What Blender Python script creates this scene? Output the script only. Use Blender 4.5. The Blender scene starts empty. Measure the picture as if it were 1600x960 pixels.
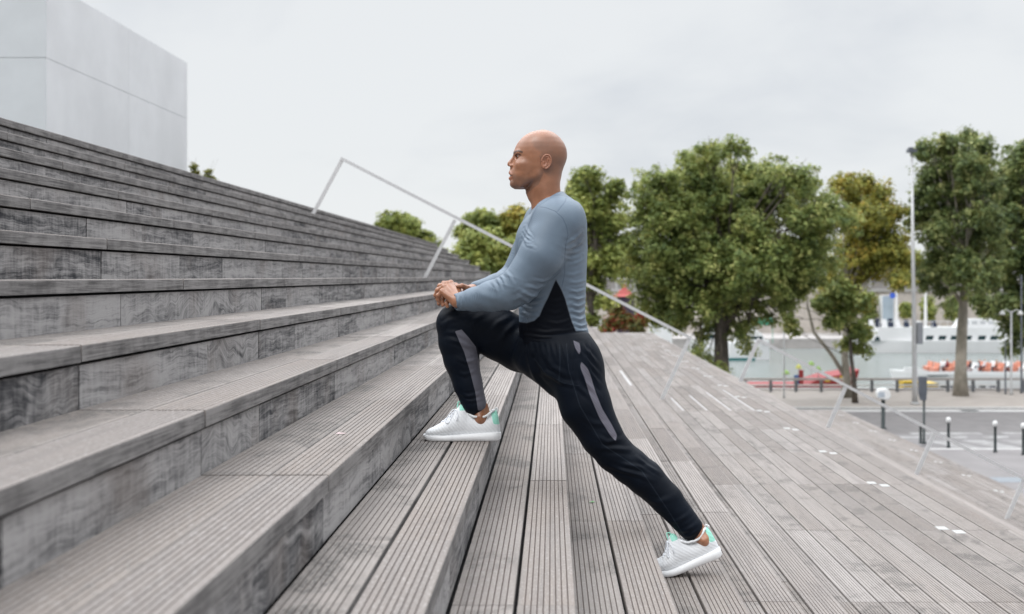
import bpy, math, random
import numpy as np
from mathutils import Matrix, Vector

random.seed(7)
rng = np.random.default_rng(7)
sc = bpy.context.scene
R = math.radians

# ------------------------------------------------------------------ camera
FPX, CX, CY = 2000.0, 862.0, 433.0          # focal length and centre of projection in 1600 px units
cam_data = bpy.data.cameras.new('camera')
cam = bpy.data.objects.new('camera', cam_data)
sc.collection.objects.link(cam)
sc.camera = cam
cam.location = (0, 0, 0)
cam.rotation_euler = (R(90), 0, 0)
cam_data.sensor_width = 36
cam_data.lens = 36 * FPX / 1600
cam_data.shift_x = (800 - CX) / 1600
cam_data.shift_y = (CY - 480) / 1600
cam_data.clip_start = 0.05
cam_data.clip_end = 5000
cam_data.dof.use_dof = True
cam_data.dof.focus_distance = 4.98
cam_data.dof.aperture_fstop = 3.6

# ------------------------------------------------------------------ sky (overcast) and sun
SUN_EL, SUN_AZ = 48, 215          # azimuth clockwise from +Y
world = bpy.data.worlds.new('World')
sc.world = world
world.use_nodes = True
wt = world.node_tree
wt.nodes.clear()


class NT:
    """small helper for writing node trees"""
    def __init__(self, tree):
        self.t = tree

    def n(self, kind, **kw):
        node = self.t.nodes.new(kind)
        for k, v in kw.items():
            if k.startswith('i_'):
                key = k[2:]
                key = int(key) if key.isdigit() else key.replace('_', ' ')
                self.set(node.inputs[key], v)
            else:
                setattr(node, k, v)
        return node

    def set(self, sock, v):
        if isinstance(v, bpy.types.NodeSocket):
            self.t.links.new(v, sock)
        elif isinstance(v, bpy.types.Node):
            self.t.links.new(v.outputs[0], sock)
        else:
            if sock.type == 'RGBA' and hasattr(v, '__len__') and len(v) == 3:
                v = (*v, 1)
            sock.default_value = v

    def math(self, op, a, b=0.0, c=0.0, clamp=False):
        m = self.t.nodes.new('ShaderNodeMath')
        m.operation = op
        m.use_clamp = clamp
        self.set(m.inputs[0], a)
        self.set(m.inputs[1], b)
        self.set(m.inputs[2], c)
        return m.outputs[0]

    def vmath(self, op, a, b=(0, 0, 0)):
        m = self.t.nodes.new('ShaderNodeVectorMath')
        m.operation = op
        self.set(m.inputs[0], a)
        self.set(m.inputs[1], b)
        return m.outputs[0]

    def mix(self, f, a, b, mode='MIX'):
        m = self.t.nodes.new('ShaderNodeMix')
        m.data_type = 'RGBA'
        m.blend_type = mode
        self.set(m.inputs[0], f)
        self.set(m.inputs[6], a)
        self.set(m.inputs[7], b)
        return m.outputs[2]

    def ramp(self, f, lo, hi, a=0.0, b=1.0):
        m = self.t.nodes.new('ShaderNodeMapRange')
        m.interpolation_type = 'SMOOTHSTEP'
        self.set(m.inputs[0], f)
        for i, v in zip((1, 2, 3, 4), (lo, hi, a, b)):
            m.inputs[i].default_value = v
        return m.outputs[0]

    def noise(self, vec, scale, detail=4, rough=0.55, dist=0.0):
        m = self.t.nodes.new('ShaderNodeTexNoise')
        self.set(m.inputs['Vector'], vec)
        m.inputs['Scale'].default_value = scale
        m.inputs['Detail'].default_value = detail
        m.inputs['Roughness'].default_value = rough
        m.inputs['Distortion'].default_value = dist
        return m.outputs['Fac']


w = NT(wt)
tc = w.n('ShaderNodeTexCoord')
sky = w.n('ShaderNodeTexSky', sky_type='NISHITA', sun_disc=False, sun_elevation=R(SUN_EL), sun_rotation=R(SUN_AZ))
sep = w.n('ShaderNodeSeparateXYZ', i_0=tc.outputs['Generated'])
el = sep.outputs['Z']
# cloud sheet projected on a plane overhead so it stretches towards the horizon
den = w.math('ADD', w.math('MAXIMUM', el, 0.0), 0.26)
cx_ = w.math('DIVIDE', sep.outputs['X'], den)
cy_ = w.math('DIVIDE', sep.outputs['Y'], den)
cv = w.n('ShaderNodeCombineXYZ', i_0=cx_, i_1=cy_, i_2=2.3)
c1 = w.noise(cv.outputs[0], 0.62, 5, 0.5, 0.5)
c2 = w.noise(cv.outputs[0], 2.2, 5, 0.55, 0.3)
cl = w.math('ADD', w.math('MULTIPLY', c1, 0.75), w.math('MULTIPLY', c2, 0.25))
clf = w.ramp(cl, 0.40, 0.58)
ccol = w.mix(clf, (0.66, 0.69, 0.735), (0.825, 0.845, 0.86))
grad = w.ramp(el, 0.23, 0.74, 1.0, 4.9)
low = w.ramp(el, -0.05, 0.12, 1.03, 1.0)
side = w.ramp(sep.outputs['X'], 0.36, 0.85, 1.0, 0.50)
behind = w.ramp(sep.outputs['Y'], -0.6, 0.2, 0.55, 1.0)
gg = w.math('MULTIPLY', w.math('MULTIPLY', w.math('MULTIPLY', grad, side), w.math('MULTIPLY', low, behind)), 9.2)
cvec = w.vmath('SCALE', ccol)
cvec.node.inputs['Scale'].default_value = 1
w.set(cvec.node.inputs['Scale'], gg)
mixed = w.mix(0.06, cvec, sky.outputs[0])
bg = w.n('ShaderNodeBackground', i_0=mixed, i_1=0.112)
wo = w.n('ShaderNodeOutputWorld', i_0=bg)

sun_data = bpy.data.lights.new('sun', 'SUN')
sun_data.energy = 0.9
sun_data.angle = R(22)
sun_data.color = (1.0, 0.96, 0.9)
sun = bpy.data.objects.new('sun', sun_data)
sc.collection.objects.link(sun)
_d = Vector((math.sin(R(SUN_AZ)) * math.cos(R(SUN_EL)), math.cos(R(SUN_AZ)) * math.cos(R(SUN_EL)), math.sin(R(SUN_EL))))
sun.rotation_euler = _d.to_track_quat('Z', 'Y').to_euler()

sc.view_settings.view_transform = 'Standard'
sc.view_settings.look = 'None'
sc.view_settings.exposure = 0.0
sc.view_settings.gamma = 1.0
sc.view_settings.use_curve_mapping = False
sc.render.film_transparent = False
sc.cycles.max_bounces = 6
sc.cycles.transparent_max_bounces = 8


# ------------------------------------------------------------------ helpers
def P(px, py, Y):
    """a pixel of the 1600x960 photograph at distance Y"""
    return Vector(((px - CX) * Y / FPX, Y, -(py - CY) * Y / FPX))


class MB:
    """collects pieces that become ONE mesh object"""
    def __init__(self):
        self.v, self.f, self.mi, self.at, self.nv = [], [], [], {}, 0

    def add(self, verts, faces, m=0, **at):
        verts = np.asarray(verts, float).reshape(-1, 3)
        n = len(verts)
        for k in set(self.at) | set(at):
            if k not in self.at:
                self.at[k] = [np.zeros(self.nv)] if self.nv else []
            val = at.get(k, 0.0)
            self.at[k].append(np.broadcast_to(np.asarray(val, float), (n,)))
        self.v.append(verts)
        self.f += [tuple(i + self.nv for i in f) for f in faces]
        self.mi += [m] * len(faces)
        self.nv += n
        return self

    def box(self, a, b, m=0, **at):
        x0, y0, z0 = a
        x1, y1, z1 = b
        v = [(x0, y0, z0), (x1, y0, z0), (x1, y1, z0), (x0, y1, z0), (x0, y0, z1), (x1, y0, z1), (x1, y1, z1), (x0, y1, z1)]
        f = [(0, 3, 2, 1), (4, 5, 6, 7), (0, 1, 5, 4), (1, 2, 6, 5), (2, 3, 7, 6), (3, 0, 4, 7)]
        return self.add(v, f, m, **at)

    def cbox(self, c, s, m=0, **at):
        c, s = np.array(c, float), np.array(s, float) / 2
        return self.box(c - s, c + s, m, **at)

    def bar(self, p, q, wx, wy, m=0, up=(0, 1, 0)):
        """rectangular bar from p to q; wy across the 'up' direction"""
        p, q = Vector(p), Vector(q)
        d = (q - p).normalized()
        u = Vector(up)
        s = d.cross(u).normalized()
        u = s.cross(d).normalized()
        v = []
        for e in (p, q):
            for a, b in ((-1, -1), (1, -1), (1, 1), (-1, 1)):
                v.append(e + s * a * wx / 2 + u * b * wy / 2)
        f = [(0, 1, 2, 3), (7, 6, 5, 4), (0, 4, 5, 1), (1, 5, 6, 2), (2, 6, 7, 3), (3, 7, 4, 0)]
        return self.add([tuple(x) for x in v], f, m)

    def tube(self, pts, rad, n=8, m=0, cap=True):
        pts = [Vector(p) for p in pts]
        if not hasattr(rad, '__len__'):
            rad = [rad] * len(pts)
        ref = Vector((0.13, 0.97, 0.2)).normalized()
        v = []
        for i, p in enumerate(pts):
            d = (pts[min(i + 1, len(pts) - 1)] - pts[max(i - 1, 0)]).normalized()
            if abs(d.dot(ref)) > 0.95:
                s = d.cross(Vector((1, 0, 0))).normalized()
            else:
                s = d.cross(ref).normalized()
            u = s.cross(d).normalized()
            for k in range(n):
                a = 2 * math.pi * k / n
                v.append(p + s * math.cos(a) * rad[i] + u * math.sin(a) * rad[i])
        f = []
        for i in range(len(pts) - 1):
            for k in range(n):
                a, b = i * n + k, i * n + (k + 1) % n
                f.append((a, b, b + n, a + n))
        if cap:
            f.append(tuple(range(n - 1, -1, -1)))
            f.append(tuple((len(pts) - 1) * n + k for k in range(n)))
        return self.add([tuple(x) for x in v], f, m)

    def lathe(self, c, prof, n=16, m=0):
        """prof: (radius, z) from bottom to top round a vertical axis at c"""
        c = Vector(c)
        v, f = [], []
        for r, z in prof:
            for k in range(n):
                a = 2 * math.pi * k / n
                v.append((c.x + r * math.cos(a), c.y + r * math.sin(a), c.z + z))
        for i in range(len(prof) - 1):
            for k in range(n):
                a, b = i * n + k, i * n + (k + 1) % n
                f.append((a, b, b + n, a + n))
        f.append(tuple(range(n - 1, -1, -1)))
        f.append(tuple((len(prof) - 1) * n + k for k in range(n)))
        return self.add(v, f, m)

    def prism(self, poly, y0, y1, m=0):
        """polygon in XZ (counter-clockwise seen from -Y) extruded in Y"""
        n = len(poly)
        v = [(x, y0, z) for x, z in poly] + [(x, y1, z) for x, z in poly]
        f = [tuple(range(n)), tuple(range(2 * n - 1, n - 1, -1))]
        for i in range(n):
            j = (i + 1) % n
            f.append((j, i, i + n, j + n))
        return self.add(v, f, m)

    def build(self, name, mats, parent=None, smooth=False):
        me = bpy.data.meshes.new(name)
        V = np.concatenate(self.v) if self.v else np.zeros((0, 3))
        me.from_pydata(V.tolist(), [], self.f)
        mats = mats if isinstance(mats, (list, tuple)) else [mats]
        for mt in mats:
            me.materials.append(mt)
        if len(mats) > 1:
            me.polygons.foreach_set('material_index', self.mi)
        for k, lst in self.at.items():
            a = me.attributes.new(k, 'FLOAT', 'POINT')
            a.data.foreach_set('value', np.concatenate(lst).astype(np.float32))
        if smooth:
            me.polygons.foreach_set('use_smooth', [True] * len(me.polygons))
        me.update()
        o = bpy.data.objects.new(name, me)
        sc.collection.objects.link(o)
        if parent:
            attach(o, parent)
        return o


def attach(o, parent):
    o.parent = parent
    o.matrix_parent_inverse = Matrix.Translation(-Vector(parent.get('_at', (0, 0, 0))))


def tag(o, label, cat=None, group=None):
    o['label'] = label
    if cat:
        o['category'] = cat
    if group:
        o['group'] = group
    return o


def thing(name, loc, label, cat, group=None):
    o = bpy.data.objects.new(name, None)
    sc.collection.objects.link(o)
    o.location = loc
    o.empty_display_size = 0.2
    o['_at'] = tuple(loc)
    return tag(o, label, cat, group)


def struct(o):
    o['kind'] = 'structure'
    return o


def copy_tree(src, loc, label=None, rz=0, scale=None):
    """copy of a thing built round its own origin at (0,0,0)-based local meshes"""
    c = src.copy()
    sc.collection.objects.link(c)
    c.location = loc
    c.rotation_euler = (0, 0, rz)
    if scale:
        c.scale = scale
    if label:
        c['label'] = label
    for ch in src.children:
        d = ch.copy()
        sc.collection.objects.link(d)
        d.parent = c
        for g in ch.children:
            e = g.copy()
            sc.collection.objects.link(e)
            e.parent = d
    return c


# ------------------------------------------------------------------ materials
def mat(name, col=(0.5, 0.5, 0.5), rough=0.6, metal=0.0, var=0.12, scale=8.0, bump=0.0, spec=0.5, col2=None, coat=0.0):
    m = bpy.data.materials.new(name)
    m.use_nodes = True
    t = NT(m.node_tree)
    b = m.node_tree.nodes['Principled BSDF']
    co = t.n('ShaderNodeTexCoord').outputs['Object']
    nz = t.noise(co, scale, 5, 0.6)
    dark = tuple(c * (1 - var) for c in col) if col2 is None else col2
    light = tuple(min(1, c * (1 + var)) for c in col) if col2 is None else col
    t.set(b.inputs['Base Color'], t.mix(t.ramp(nz, 0.3, 0.7), dark, light))
    b.inputs['Roughness'].default_value = rough
    b.inputs['Metallic'].default_value = metal
    b.inputs['Specular IOR Level'].default_value = spec
    b.inputs['Coat Weight'].default_value = coat
    if bump:
        bp = t.n('ShaderNodeBump', i_Strength=bump, i_Distance=0.02, i_Height=t.noise(co, scale * 6, 4, 0.6))
        t.set(b.inputs['Normal'], bp)
    return m


def wood_tread():
    m = bpy.data.materials.new('weathered grooved decking')
    m.use_nodes = True
    t = NT(m.node_tree)
    b = m.node_tree.nodes['Principled BSDF']
    co = t.n('ShaderNodeTexCoord').outputs['Object']
    rnd = t.n('ShaderNodeNewGeometry').outputs['Random Per Island']
    r2 = t.math('FRACT', t.math('MULTIPLY', rnd, 19.7))
    off = t.n('ShaderNodeCombineXYZ', i_0=t.math('MULTIPLY', rnd, 37.0), i_1=t.math('MULTIPLY', rnd, 91.0), i_2=t.math('MULTIPLY', rnd, 13.0))
    p = t.vmath('ADD', co, off)
    grain = t.noise(t.vmath('MULTIPLY', p, (42, 1.3, 60)), 1.0, 6, 0.62, 0.5)
    fine = t.noise(t.vmath('MULTIPLY', p, (260, 8, 260)), 1.0, 4, 0.7)
    fleck = t.noise(t.vmath('MULTIPLY', p, (150, 48, 90)), 1.0, 3, 0.75)
    saw = t.noise(t.vmath('MULTIPLY', p, (30, 190, 12)), 1.0, 3, 0.6)
    blot = t.noise(t.vmath('MULTIPLY', p, (1.0, 0.6, 1.0)), 5.5, 6, 0.68, 0.4)
    big = t.noise(co, 0.9, 4, 0.55)
    wear = t.n('ShaderNodeAttribute', attribute_name='wear').outputs['Fac']
    gro = t.n('ShaderNodeAttribute', attribute_name='groove').outputs['Fac']
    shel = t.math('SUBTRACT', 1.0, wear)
    light = t.mix(rnd, (0.190, 0.165, 0.150), (0.350, 0.322, 0.305))
    light = t.mix(t.math('MULTIPLY', r2, 0.35), light, (0.30, 0.25, 0.215))
    c = t.mix(t.ramp(grain, 0.30, 0.60, 0.35, 1.0), (0.17, 0.152, 0.143), light)
    c = t.mix(t.math('MULTIPLY', t.ramp(fine, 0.45, 0.75), 0.36), c, (0.215, 0.195, 0.18))
    c = t.mix(t.math('MULTIPLY', t.ramp(fleck, 0.50, 0.72), 0.5), c, (0.45, 0.43, 0.415))
    c = t.mix(t.math('MULTIPLY', t.ramp(saw, 0.56, 0.74), 0.22), c, (0.46, 0.44, 0.42))
    c = t.mix(t.math('MULTIPLY', t.ramp(big, 0.42, 0.66), 0.28), c, (0.27, 0.25, 0.235))
    # lichen and ingrained dirt gather in patches, more on the sheltered inner boards
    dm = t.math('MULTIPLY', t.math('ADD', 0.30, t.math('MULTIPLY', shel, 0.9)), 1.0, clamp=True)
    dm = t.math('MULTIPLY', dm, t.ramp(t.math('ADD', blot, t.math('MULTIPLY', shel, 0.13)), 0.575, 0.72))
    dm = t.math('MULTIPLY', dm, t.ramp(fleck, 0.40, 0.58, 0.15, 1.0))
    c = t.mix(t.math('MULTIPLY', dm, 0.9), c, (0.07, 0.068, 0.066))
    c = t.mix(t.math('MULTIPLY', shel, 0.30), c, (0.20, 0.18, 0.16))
    c = t.mix(t.math('MULTIPLY', gro, 0.85), c, (0.075, 0.052, 0.042))
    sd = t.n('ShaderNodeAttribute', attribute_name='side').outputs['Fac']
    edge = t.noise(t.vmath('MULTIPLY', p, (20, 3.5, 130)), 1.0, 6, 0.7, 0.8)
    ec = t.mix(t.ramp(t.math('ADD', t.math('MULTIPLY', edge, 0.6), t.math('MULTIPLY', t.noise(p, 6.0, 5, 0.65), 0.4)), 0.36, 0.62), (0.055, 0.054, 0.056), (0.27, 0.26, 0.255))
    c = t.mix(t.math('MULTIPLY', sd, 0.85), c, ec)  # grained front edge, with the shade of the upright face put into its colour
    t.set(b.inputs['Base Color'], c)
    b.inputs['Roughness'].default_value = 0.82
    b.inputs['Specular IOR Level'].default_value = 0.25
    hgt = t.math('ADD', t.math('MULTIPLY', fine, 0.6), t.math('MULTIPLY', fleck, 0.7))
    t.set(b.inputs['Normal'], t.n('ShaderNodeBump', i_Strength=0.5, i_Distance=0.002, i_Height=hgt))
    return m


def wood_riser():
    m = bpy.data.materials.new('figured grey riser wood')
    m.use_nodes = True
    t = NT(m.node_tree)
    b = m.node_tree.nodes['Principled BSDF']
    co = t.n('ShaderNodeTexCoord').outputs['Object']
    rnd = t.n('ShaderNodeNewGeometry').outputs['Random Per Island']
    r2 = t.math('FRACT', t.math('MULTIPLY', rnd, 17.3))
    r3 = t.math('FRACT', t.math('MULTIPLY', rnd, 53.7))
    off = t.n('ShaderNodeCombineXYZ', i_0=t.math('MULTIPLY', rnd, 31.0), i_1=t.math('MULTIPLY', rnd, 77.0), i_2=t.math('MULTIPLY', r2, 23.0))
    p = t.vmath('ADD', co, off)

    def warp(vec, scale, amt, detail=2.0):
        n_ = t.n('ShaderNodeTexNoise')
        t.set(n_.inputs['Vector'], vec)
        n_.inputs['Scale'].default_value = scale
        n_.inputs['Detail'].default_value = detail
        s_ = t.vmath('SCALE', t.vmath('SUBTRACT', n_.outputs['Color'], (0.5, 0.5, 0.5)))
        t.set(s_.node.inputs['Scale'], amt)
        return t.vmath('ADD', vec, s_)
    # some boards are plain, some strongly figured
    q = warp(p, 2.6, t.math('ADD', 0.03, t.math('MULTIPLY', t.math('POWER', r3, 3.0), 0.32)))
    q = warp(q, 11.0, 0.022, 3.0)
    coarse = t.noise(t.vmath('MULTIPLY', q, (4, 1.5, 26)), 1.0, 5, 0.62, 0.7)
    grain = t.noise(t.vmath('MULTIPLY', q, (12, 4, 110)), 1.0, 6, 0.66, 0.4)
    lines = t.noise(t.vmath('MULTIPLY', q, (20, 6, 260)), 1.0, 3, 0.6)
    cross = t.noise(t.vmath('MULTIPLY', p, (20, 42, 5)), 1.0, 5, 0.65)
    mott = t.noise(t.vmath('MULTIPLY', q, (1, 1, 1.7)), 8.5, 6, 0.68, 1.2)
    lum = t.math('ADD', t.math('MULTIPLY', coarse, 0.50), t.math('MULTIPLY', grain, 0.36))
    lum = t.math('ADD', lum, t.math('MULTIPLY', mott, 0.34))
    lum = t.math('ADD', lum, t.math('MULTIPLY', lines, 0.20))
    lum = t.math('ADD', lum, t.math('MULTIPLY', cross, 0.24))
    lum = t.math('ADD', lum, t.math('MULTIPLY', r2, 0.13))
    k = t.ramp(lum, 0.68, 1.04)
    c = t.mix(k, (0.028, 0.029, 0.034), (0.385, 0.37, 0.365))
    scr = t.noise(t.vmath('MULTIPLY', p, (10, 170, 6)), 1.0, 3, 0.6)
    c = t.mix(t.math('MULTIPLY', t.ramp(scr, 0.62, 0.76), 0.55), c, (0.55, 0.53, 0.52))
    c = t.mix(t.math('MULTIPLY', t.ramp(t.noise(p, 2.0, 4), 0.52, 0.72), 0.4), c, (0.20, 0.165, 0.145))
    t.set(b.inputs['Base Color'], c)
    b.inputs['Roughness'].default_value = 0.8
    b.inputs['Specular IOR Level'].default_value = 0.25
    t.set(b.inputs['Normal'], t.n('ShaderNodeBump', i_Strength=0.35, i_Distance=0.002, i_Height=t.math('ADD', grain, lines)))
    return m


M_TREAD, M_RISER = wood_tread(), wood_riser()
M_UNDER = mat('dark substructure', (0.02, 0.02, 0.02), 0.9)
M_ALU = mat('brushed aluminium rail', (0.66, 0.66, 0.665), 0.42, 0.3, 0.06, 30)
M_LED = mat('frosted step light', (0.46, 0.46, 0.45), 0.35, 0, 0.04)
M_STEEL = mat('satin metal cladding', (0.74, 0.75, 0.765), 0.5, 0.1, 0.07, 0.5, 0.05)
M_SEAM = mat('dark seam', (0.66, 0.67, 0.68), 0.7)

# ------------------------------------------------------------------ the staircase
H = 0.16            # rise of a step
GO = 1.9 * H        # going of a step
Y0, Y1 = -1.2, 37.0
GROUND = -6.5


def Zt(k):
    return -(k + 0.05) * H


def Xn(k):
    """nosing of tread k (k counts downwards, landings at 10 and 24)"""
    if k <= 9:
        x = 0.37 + 1.9 * (k - 5)
    elif k <= 23:
        x = 18.1 + 1.9 * (k - 10)
    else:
        x = 52.3 + 1.9 * (k - 24)
    return x * H


K_TOP, K_END = -6, 39
stairs = thing('staircase', (12.0, 18.0, GROUND), 'wide flight of weathered grey timber steps with grooved treads under the man', 'staircase')


def board(mb, x0, x1, z, th, ys, wear, grooves=True, dz=0.0, gap=0.0026):
    """one row of grooved boards between x0 and x1 whose top is at z, cut at the joints ys"""
    gx, gz, ga = [x0, x0 + 0.002], [z - 0.002, z], [0, 0]
    if grooves:
        n = max(3, int(round((x1 - x0 - 0.008) / 0.0158)))
        pit = (x1 - x0 - 0.006) / n
        for i in range(1, n):
            xc = x0 + 0.003 + i * pit
            gx += [xc - 0.0017, xc - 0.0011, xc + 0.0011, xc + 0.0017]
            gz += [z, z - 0.0032, z - 0.0032, z]
            ga += [0, 1, 1, 0]
    gx += [x1 - 0.004, x1 - 0.001, x1]
    gz += [z, z - 0.0012, z - 0.004]
    ga += [0, 0, 0]
    gx += [x1, x0]
    gz += [z - th, z - th]
    ga += [0, 0]
    n = len(gx)
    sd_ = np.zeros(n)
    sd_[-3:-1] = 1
    for a, b in zip(ys[:-1], ys[1:]):
        a, b = a + gap, b - gap
        jz = random.uniform(-0.0009, 0.0009) + dz
        jx = random.uniform(-0.0008, 0.0008)
        v = [(gx[i] + jx, a, gz[i] + jz) for i in range(n)] + [(gx[i] + jx, b, gz[i] + jz) for i in range(n)]
        f = [tuple(range(n - 1, -1, -1)), tuple(range(n, 2 * n))]
        for i in range(n):
            j = (i + 1) % n
            f.append((i, j, j + n, i + n))
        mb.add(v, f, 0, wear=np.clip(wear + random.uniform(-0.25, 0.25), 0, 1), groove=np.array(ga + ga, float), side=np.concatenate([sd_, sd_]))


def joints(first, step, jit=0.0):
    ys = [Y0]
    y = first
    while y > Y0 + 0.5:
        y -= step
    y += step
    while y < Y1 - 0.3:
        ys.append(y + random.uniform(-jit, jit))
        y += step
    return ys + [Y1]


for k in range(K_TOP, K_END + 1):
    mb = MB()
    if k == K_TOP:
        # the plaza boards behind the top nosing
        xa = Xn(k) - 3.0
        x = Xn(k)
        while x > xa:
            board(mb, x - 0.142, x, Zt(k), 0.042, joints(3.15 + random.choice((0, 0.97)), 1.93), 0.6, grooves=x > Xn(k) - 0.5)
            x -= 0.148
    elif k in (10, 24):
        x = Xn(k)
        xi = Xn(k - 1) - 0.004
        i = 0
        while x - 0.134 > xi - 0.05:
            board(mb, max(x - 0.1325, xi), x, Zt(k), 0.042, joints(6.33 if k == 10 else 6.9, 1.8), 0.58)
            x -= 0.1425
            i += 1
    elif k < 30:
        js = joints(3.15, 1.93)
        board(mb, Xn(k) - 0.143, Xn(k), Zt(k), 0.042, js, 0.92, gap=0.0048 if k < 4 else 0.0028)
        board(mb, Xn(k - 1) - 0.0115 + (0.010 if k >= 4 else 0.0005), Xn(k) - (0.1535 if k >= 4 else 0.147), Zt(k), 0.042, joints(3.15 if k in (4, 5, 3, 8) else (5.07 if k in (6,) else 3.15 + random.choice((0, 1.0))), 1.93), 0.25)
    else:
        board(mb, Xn(k - 1) - 0.002, Xn(k), Zt(k), 0.042, [Y0, 10, 20, 30, Y1], 0.6, grooves=False)
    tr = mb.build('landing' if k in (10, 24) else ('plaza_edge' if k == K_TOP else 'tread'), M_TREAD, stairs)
    mb = MB()
    x = Xn(k) - 0.012
    js = joints(3.15 + (0.0 if k in (1, 2, 3) else random.choice((0.0, 0.6, 1.2))), 1.93, 0.02 if k in (1, 2, 3) else 0.25)
    zb = Zt(k + 1) - 0.006 if k < K_END else GROUND
    for a, b in zip(js[:-1], js[1:]):
        cuts = [a, b] if random.random() < 0.45 else [a, a + (b - a) * random.uniform(0.3, 0.7), b]
        for c, d in zip(cuts[:-1], cuts[1:]):
            g = 0.0095 if c == a and k < 4 else (0.005 if c == a else 0.0006)
            jx = random.uniform(-0.001, 0.001)
            mb.box((x - 0.022 + jx, c + g, zb), (x + jx, d - 0.0004, Zt(k) - 0.042 - 0.009))
    mb.build('riser', M_RISER, stairs)
    if k in (10, 24):
        # pairs of little lights let into the landing at every board joint
        s = Xn(k) - (0.36 if k == 10 else 0.33)
        y = 6.33 if k == 10 else 10.4
        while y < 36:
            lt = MB()
            lt.box((s - 0.070, y + 0.01, Zt(k) - 0.01), (s - 0.008, y + 0.11, Zt(k) + 0.002))
            lt.box((s + 0.0, y - 0.11, Zt(k) - 0.01), (s + 0.062, y - 0.01, Zt(k) + 0.002))
            lt.build('step_light', M_LED, tr)
            y += 1.8

# solid block under the boards
mb = MB()
prof = []
for k in range(K_TOP, K_END + 1):
    prof.append((Xn(k) - 0.045, Zt(k) - 0.046))
    prof.append((Xn(k) - 0.045, Zt(k + 1) - 0.046))
prof = [(-30.0, Zt(K_TOP) - 0.046)] + prof + [(Xn(K_END) - 0.045, GROUND), (-30.0, GROUND)]
# cap as separate columns keeps the outline simple
cols = []
for i in range(len(prof) - 3):
    (xa, za), (xb, zb_) = prof[i], prof[i + 1]
    if xb > xa + 1e-6:
        cols.append((xa, xb, za))
for xa, xb, za in cols:
    mb.box((xa, Y0, GROUND - 0.4), (xb, Y1 - 0.02, za))
mb.build('base', M_UNDER, stairs)
# end cheeks seen beyond the last boards
mb = MB()
for xa, xb, za in cols:
    mb.box((xa, Y1 - 0.018, GROUND - 0.4), (xb, Y1 + 0.02, za))
mb.build('end_cheek', mat('grey cheek wood', (0.2, 0.19, 0.185), 0.85), stairs)

# thin pale strips laid on one tread and the landing
M_STRIP = mat('pale strip', (0.40, 0.39, 0.38), 0.7)
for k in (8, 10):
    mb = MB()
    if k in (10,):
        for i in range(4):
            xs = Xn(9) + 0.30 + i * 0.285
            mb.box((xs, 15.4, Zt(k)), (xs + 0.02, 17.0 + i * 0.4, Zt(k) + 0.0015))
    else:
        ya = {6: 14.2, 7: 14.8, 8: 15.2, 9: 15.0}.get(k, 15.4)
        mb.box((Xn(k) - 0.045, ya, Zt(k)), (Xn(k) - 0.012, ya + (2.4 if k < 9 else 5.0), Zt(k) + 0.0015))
    mb.build('pale_strip', M_STRIP, stairs)


# ------------------------------------------------------------------ handrails
def rail(Yr, tops, feet_k, w_post, w_rail, label, bend=0):
    base = P(*feet_k[0], Yr)
    root = thing('handrail', base, label, 'handrail')
    tp = [P(x, y, Yr) for x, y in tops]
    mb = MB()
    ext = (tp[-1] - tp[-2]).normalized()
    mb.bar(tp[0] - ext * 0.02, tp[-1] + ext * 0.02, w_rail, 0.055)
    mb.build('top_rail', M_ALU, root)
    for (x, y), t in zip(feet_k, tp):
        f = P(x, y, Yr)
        mb = MB()
        d = (t - f).normalized()
        mb.bar(f - d * 0.06, t - d * (w_rail / 2 + 0.0), w_post, 0.028)
        mb.build('post', M_ALU, root)
    return root


rail(16.8, [(535, 249), (712, 342), (895, 434), (1078, 528)], [(490, 333), (665, 432), (850, 531), (1035, 622)], 0.044, 0.040,
     'long aluminium handrail on leaning posts behind the stretching man', 0)
rail(20.4, [(1185, 531), (1322, 603), (1460, 677), (1600, 749), (1740, 822)], [(1155, 600), (1293, 670), (1431, 743), (1571, 816), (1711, 889)], 0.058, 0.046,
     'lower aluminium handrail running down towards the pavement at right', 0)
# ------------------------------------------------------------------ ground, road, river
def sheet(name, x0, x1, y0, y1, z, material, depth=0.0):
    mb = MB()
    if depth:
        mb.box((x0, y0, z - depth), (x1, y1, z))
    else:
        mb.add([(x0, y0, z), (x1, y0, z), (x1, y1, z), (x0, y1, z)], [(0, 1, 2, 3)])
    return struct(mb.build(name, material))


G = GROUND
M_ASPH = mat('worn asphalt', (0.155, 0.145, 0.143), 0.85, 0, 0.12, 1.2, 0.2)
M_ASPH2 = mat('pale asphalt', (0.19, 0.18, 0.18), 0.85, 0, 0.10, 0.9, 0.2)
M_PAVE = mat('pale pavement', (0.205, 0.192, 0.19), 0.85, 0, 0.10, 0.6, 0.2)
M_SAND = mat('sandy promenade', (0.32, 0.285, 0.255), 0.9, 0, 0.09, 0.9, 0.2)
M_KERB = mat('granite kerb', (0.42, 0.41, 0.40), 0.8, 0, 0.1, 5)
M_PAINT = mat('worn white paint', (0.36, 0.355, 0.35), 0.7, 0, 0.0, 1.5, col2=(0.19, 0.18, 0.175))
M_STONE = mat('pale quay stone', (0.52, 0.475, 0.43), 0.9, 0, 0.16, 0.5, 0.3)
M_STONE2 = mat('weathered quay stone', (0.40, 0.375, 0.36), 0.9, 0, 0.2, 0.4, 0.3)

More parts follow.
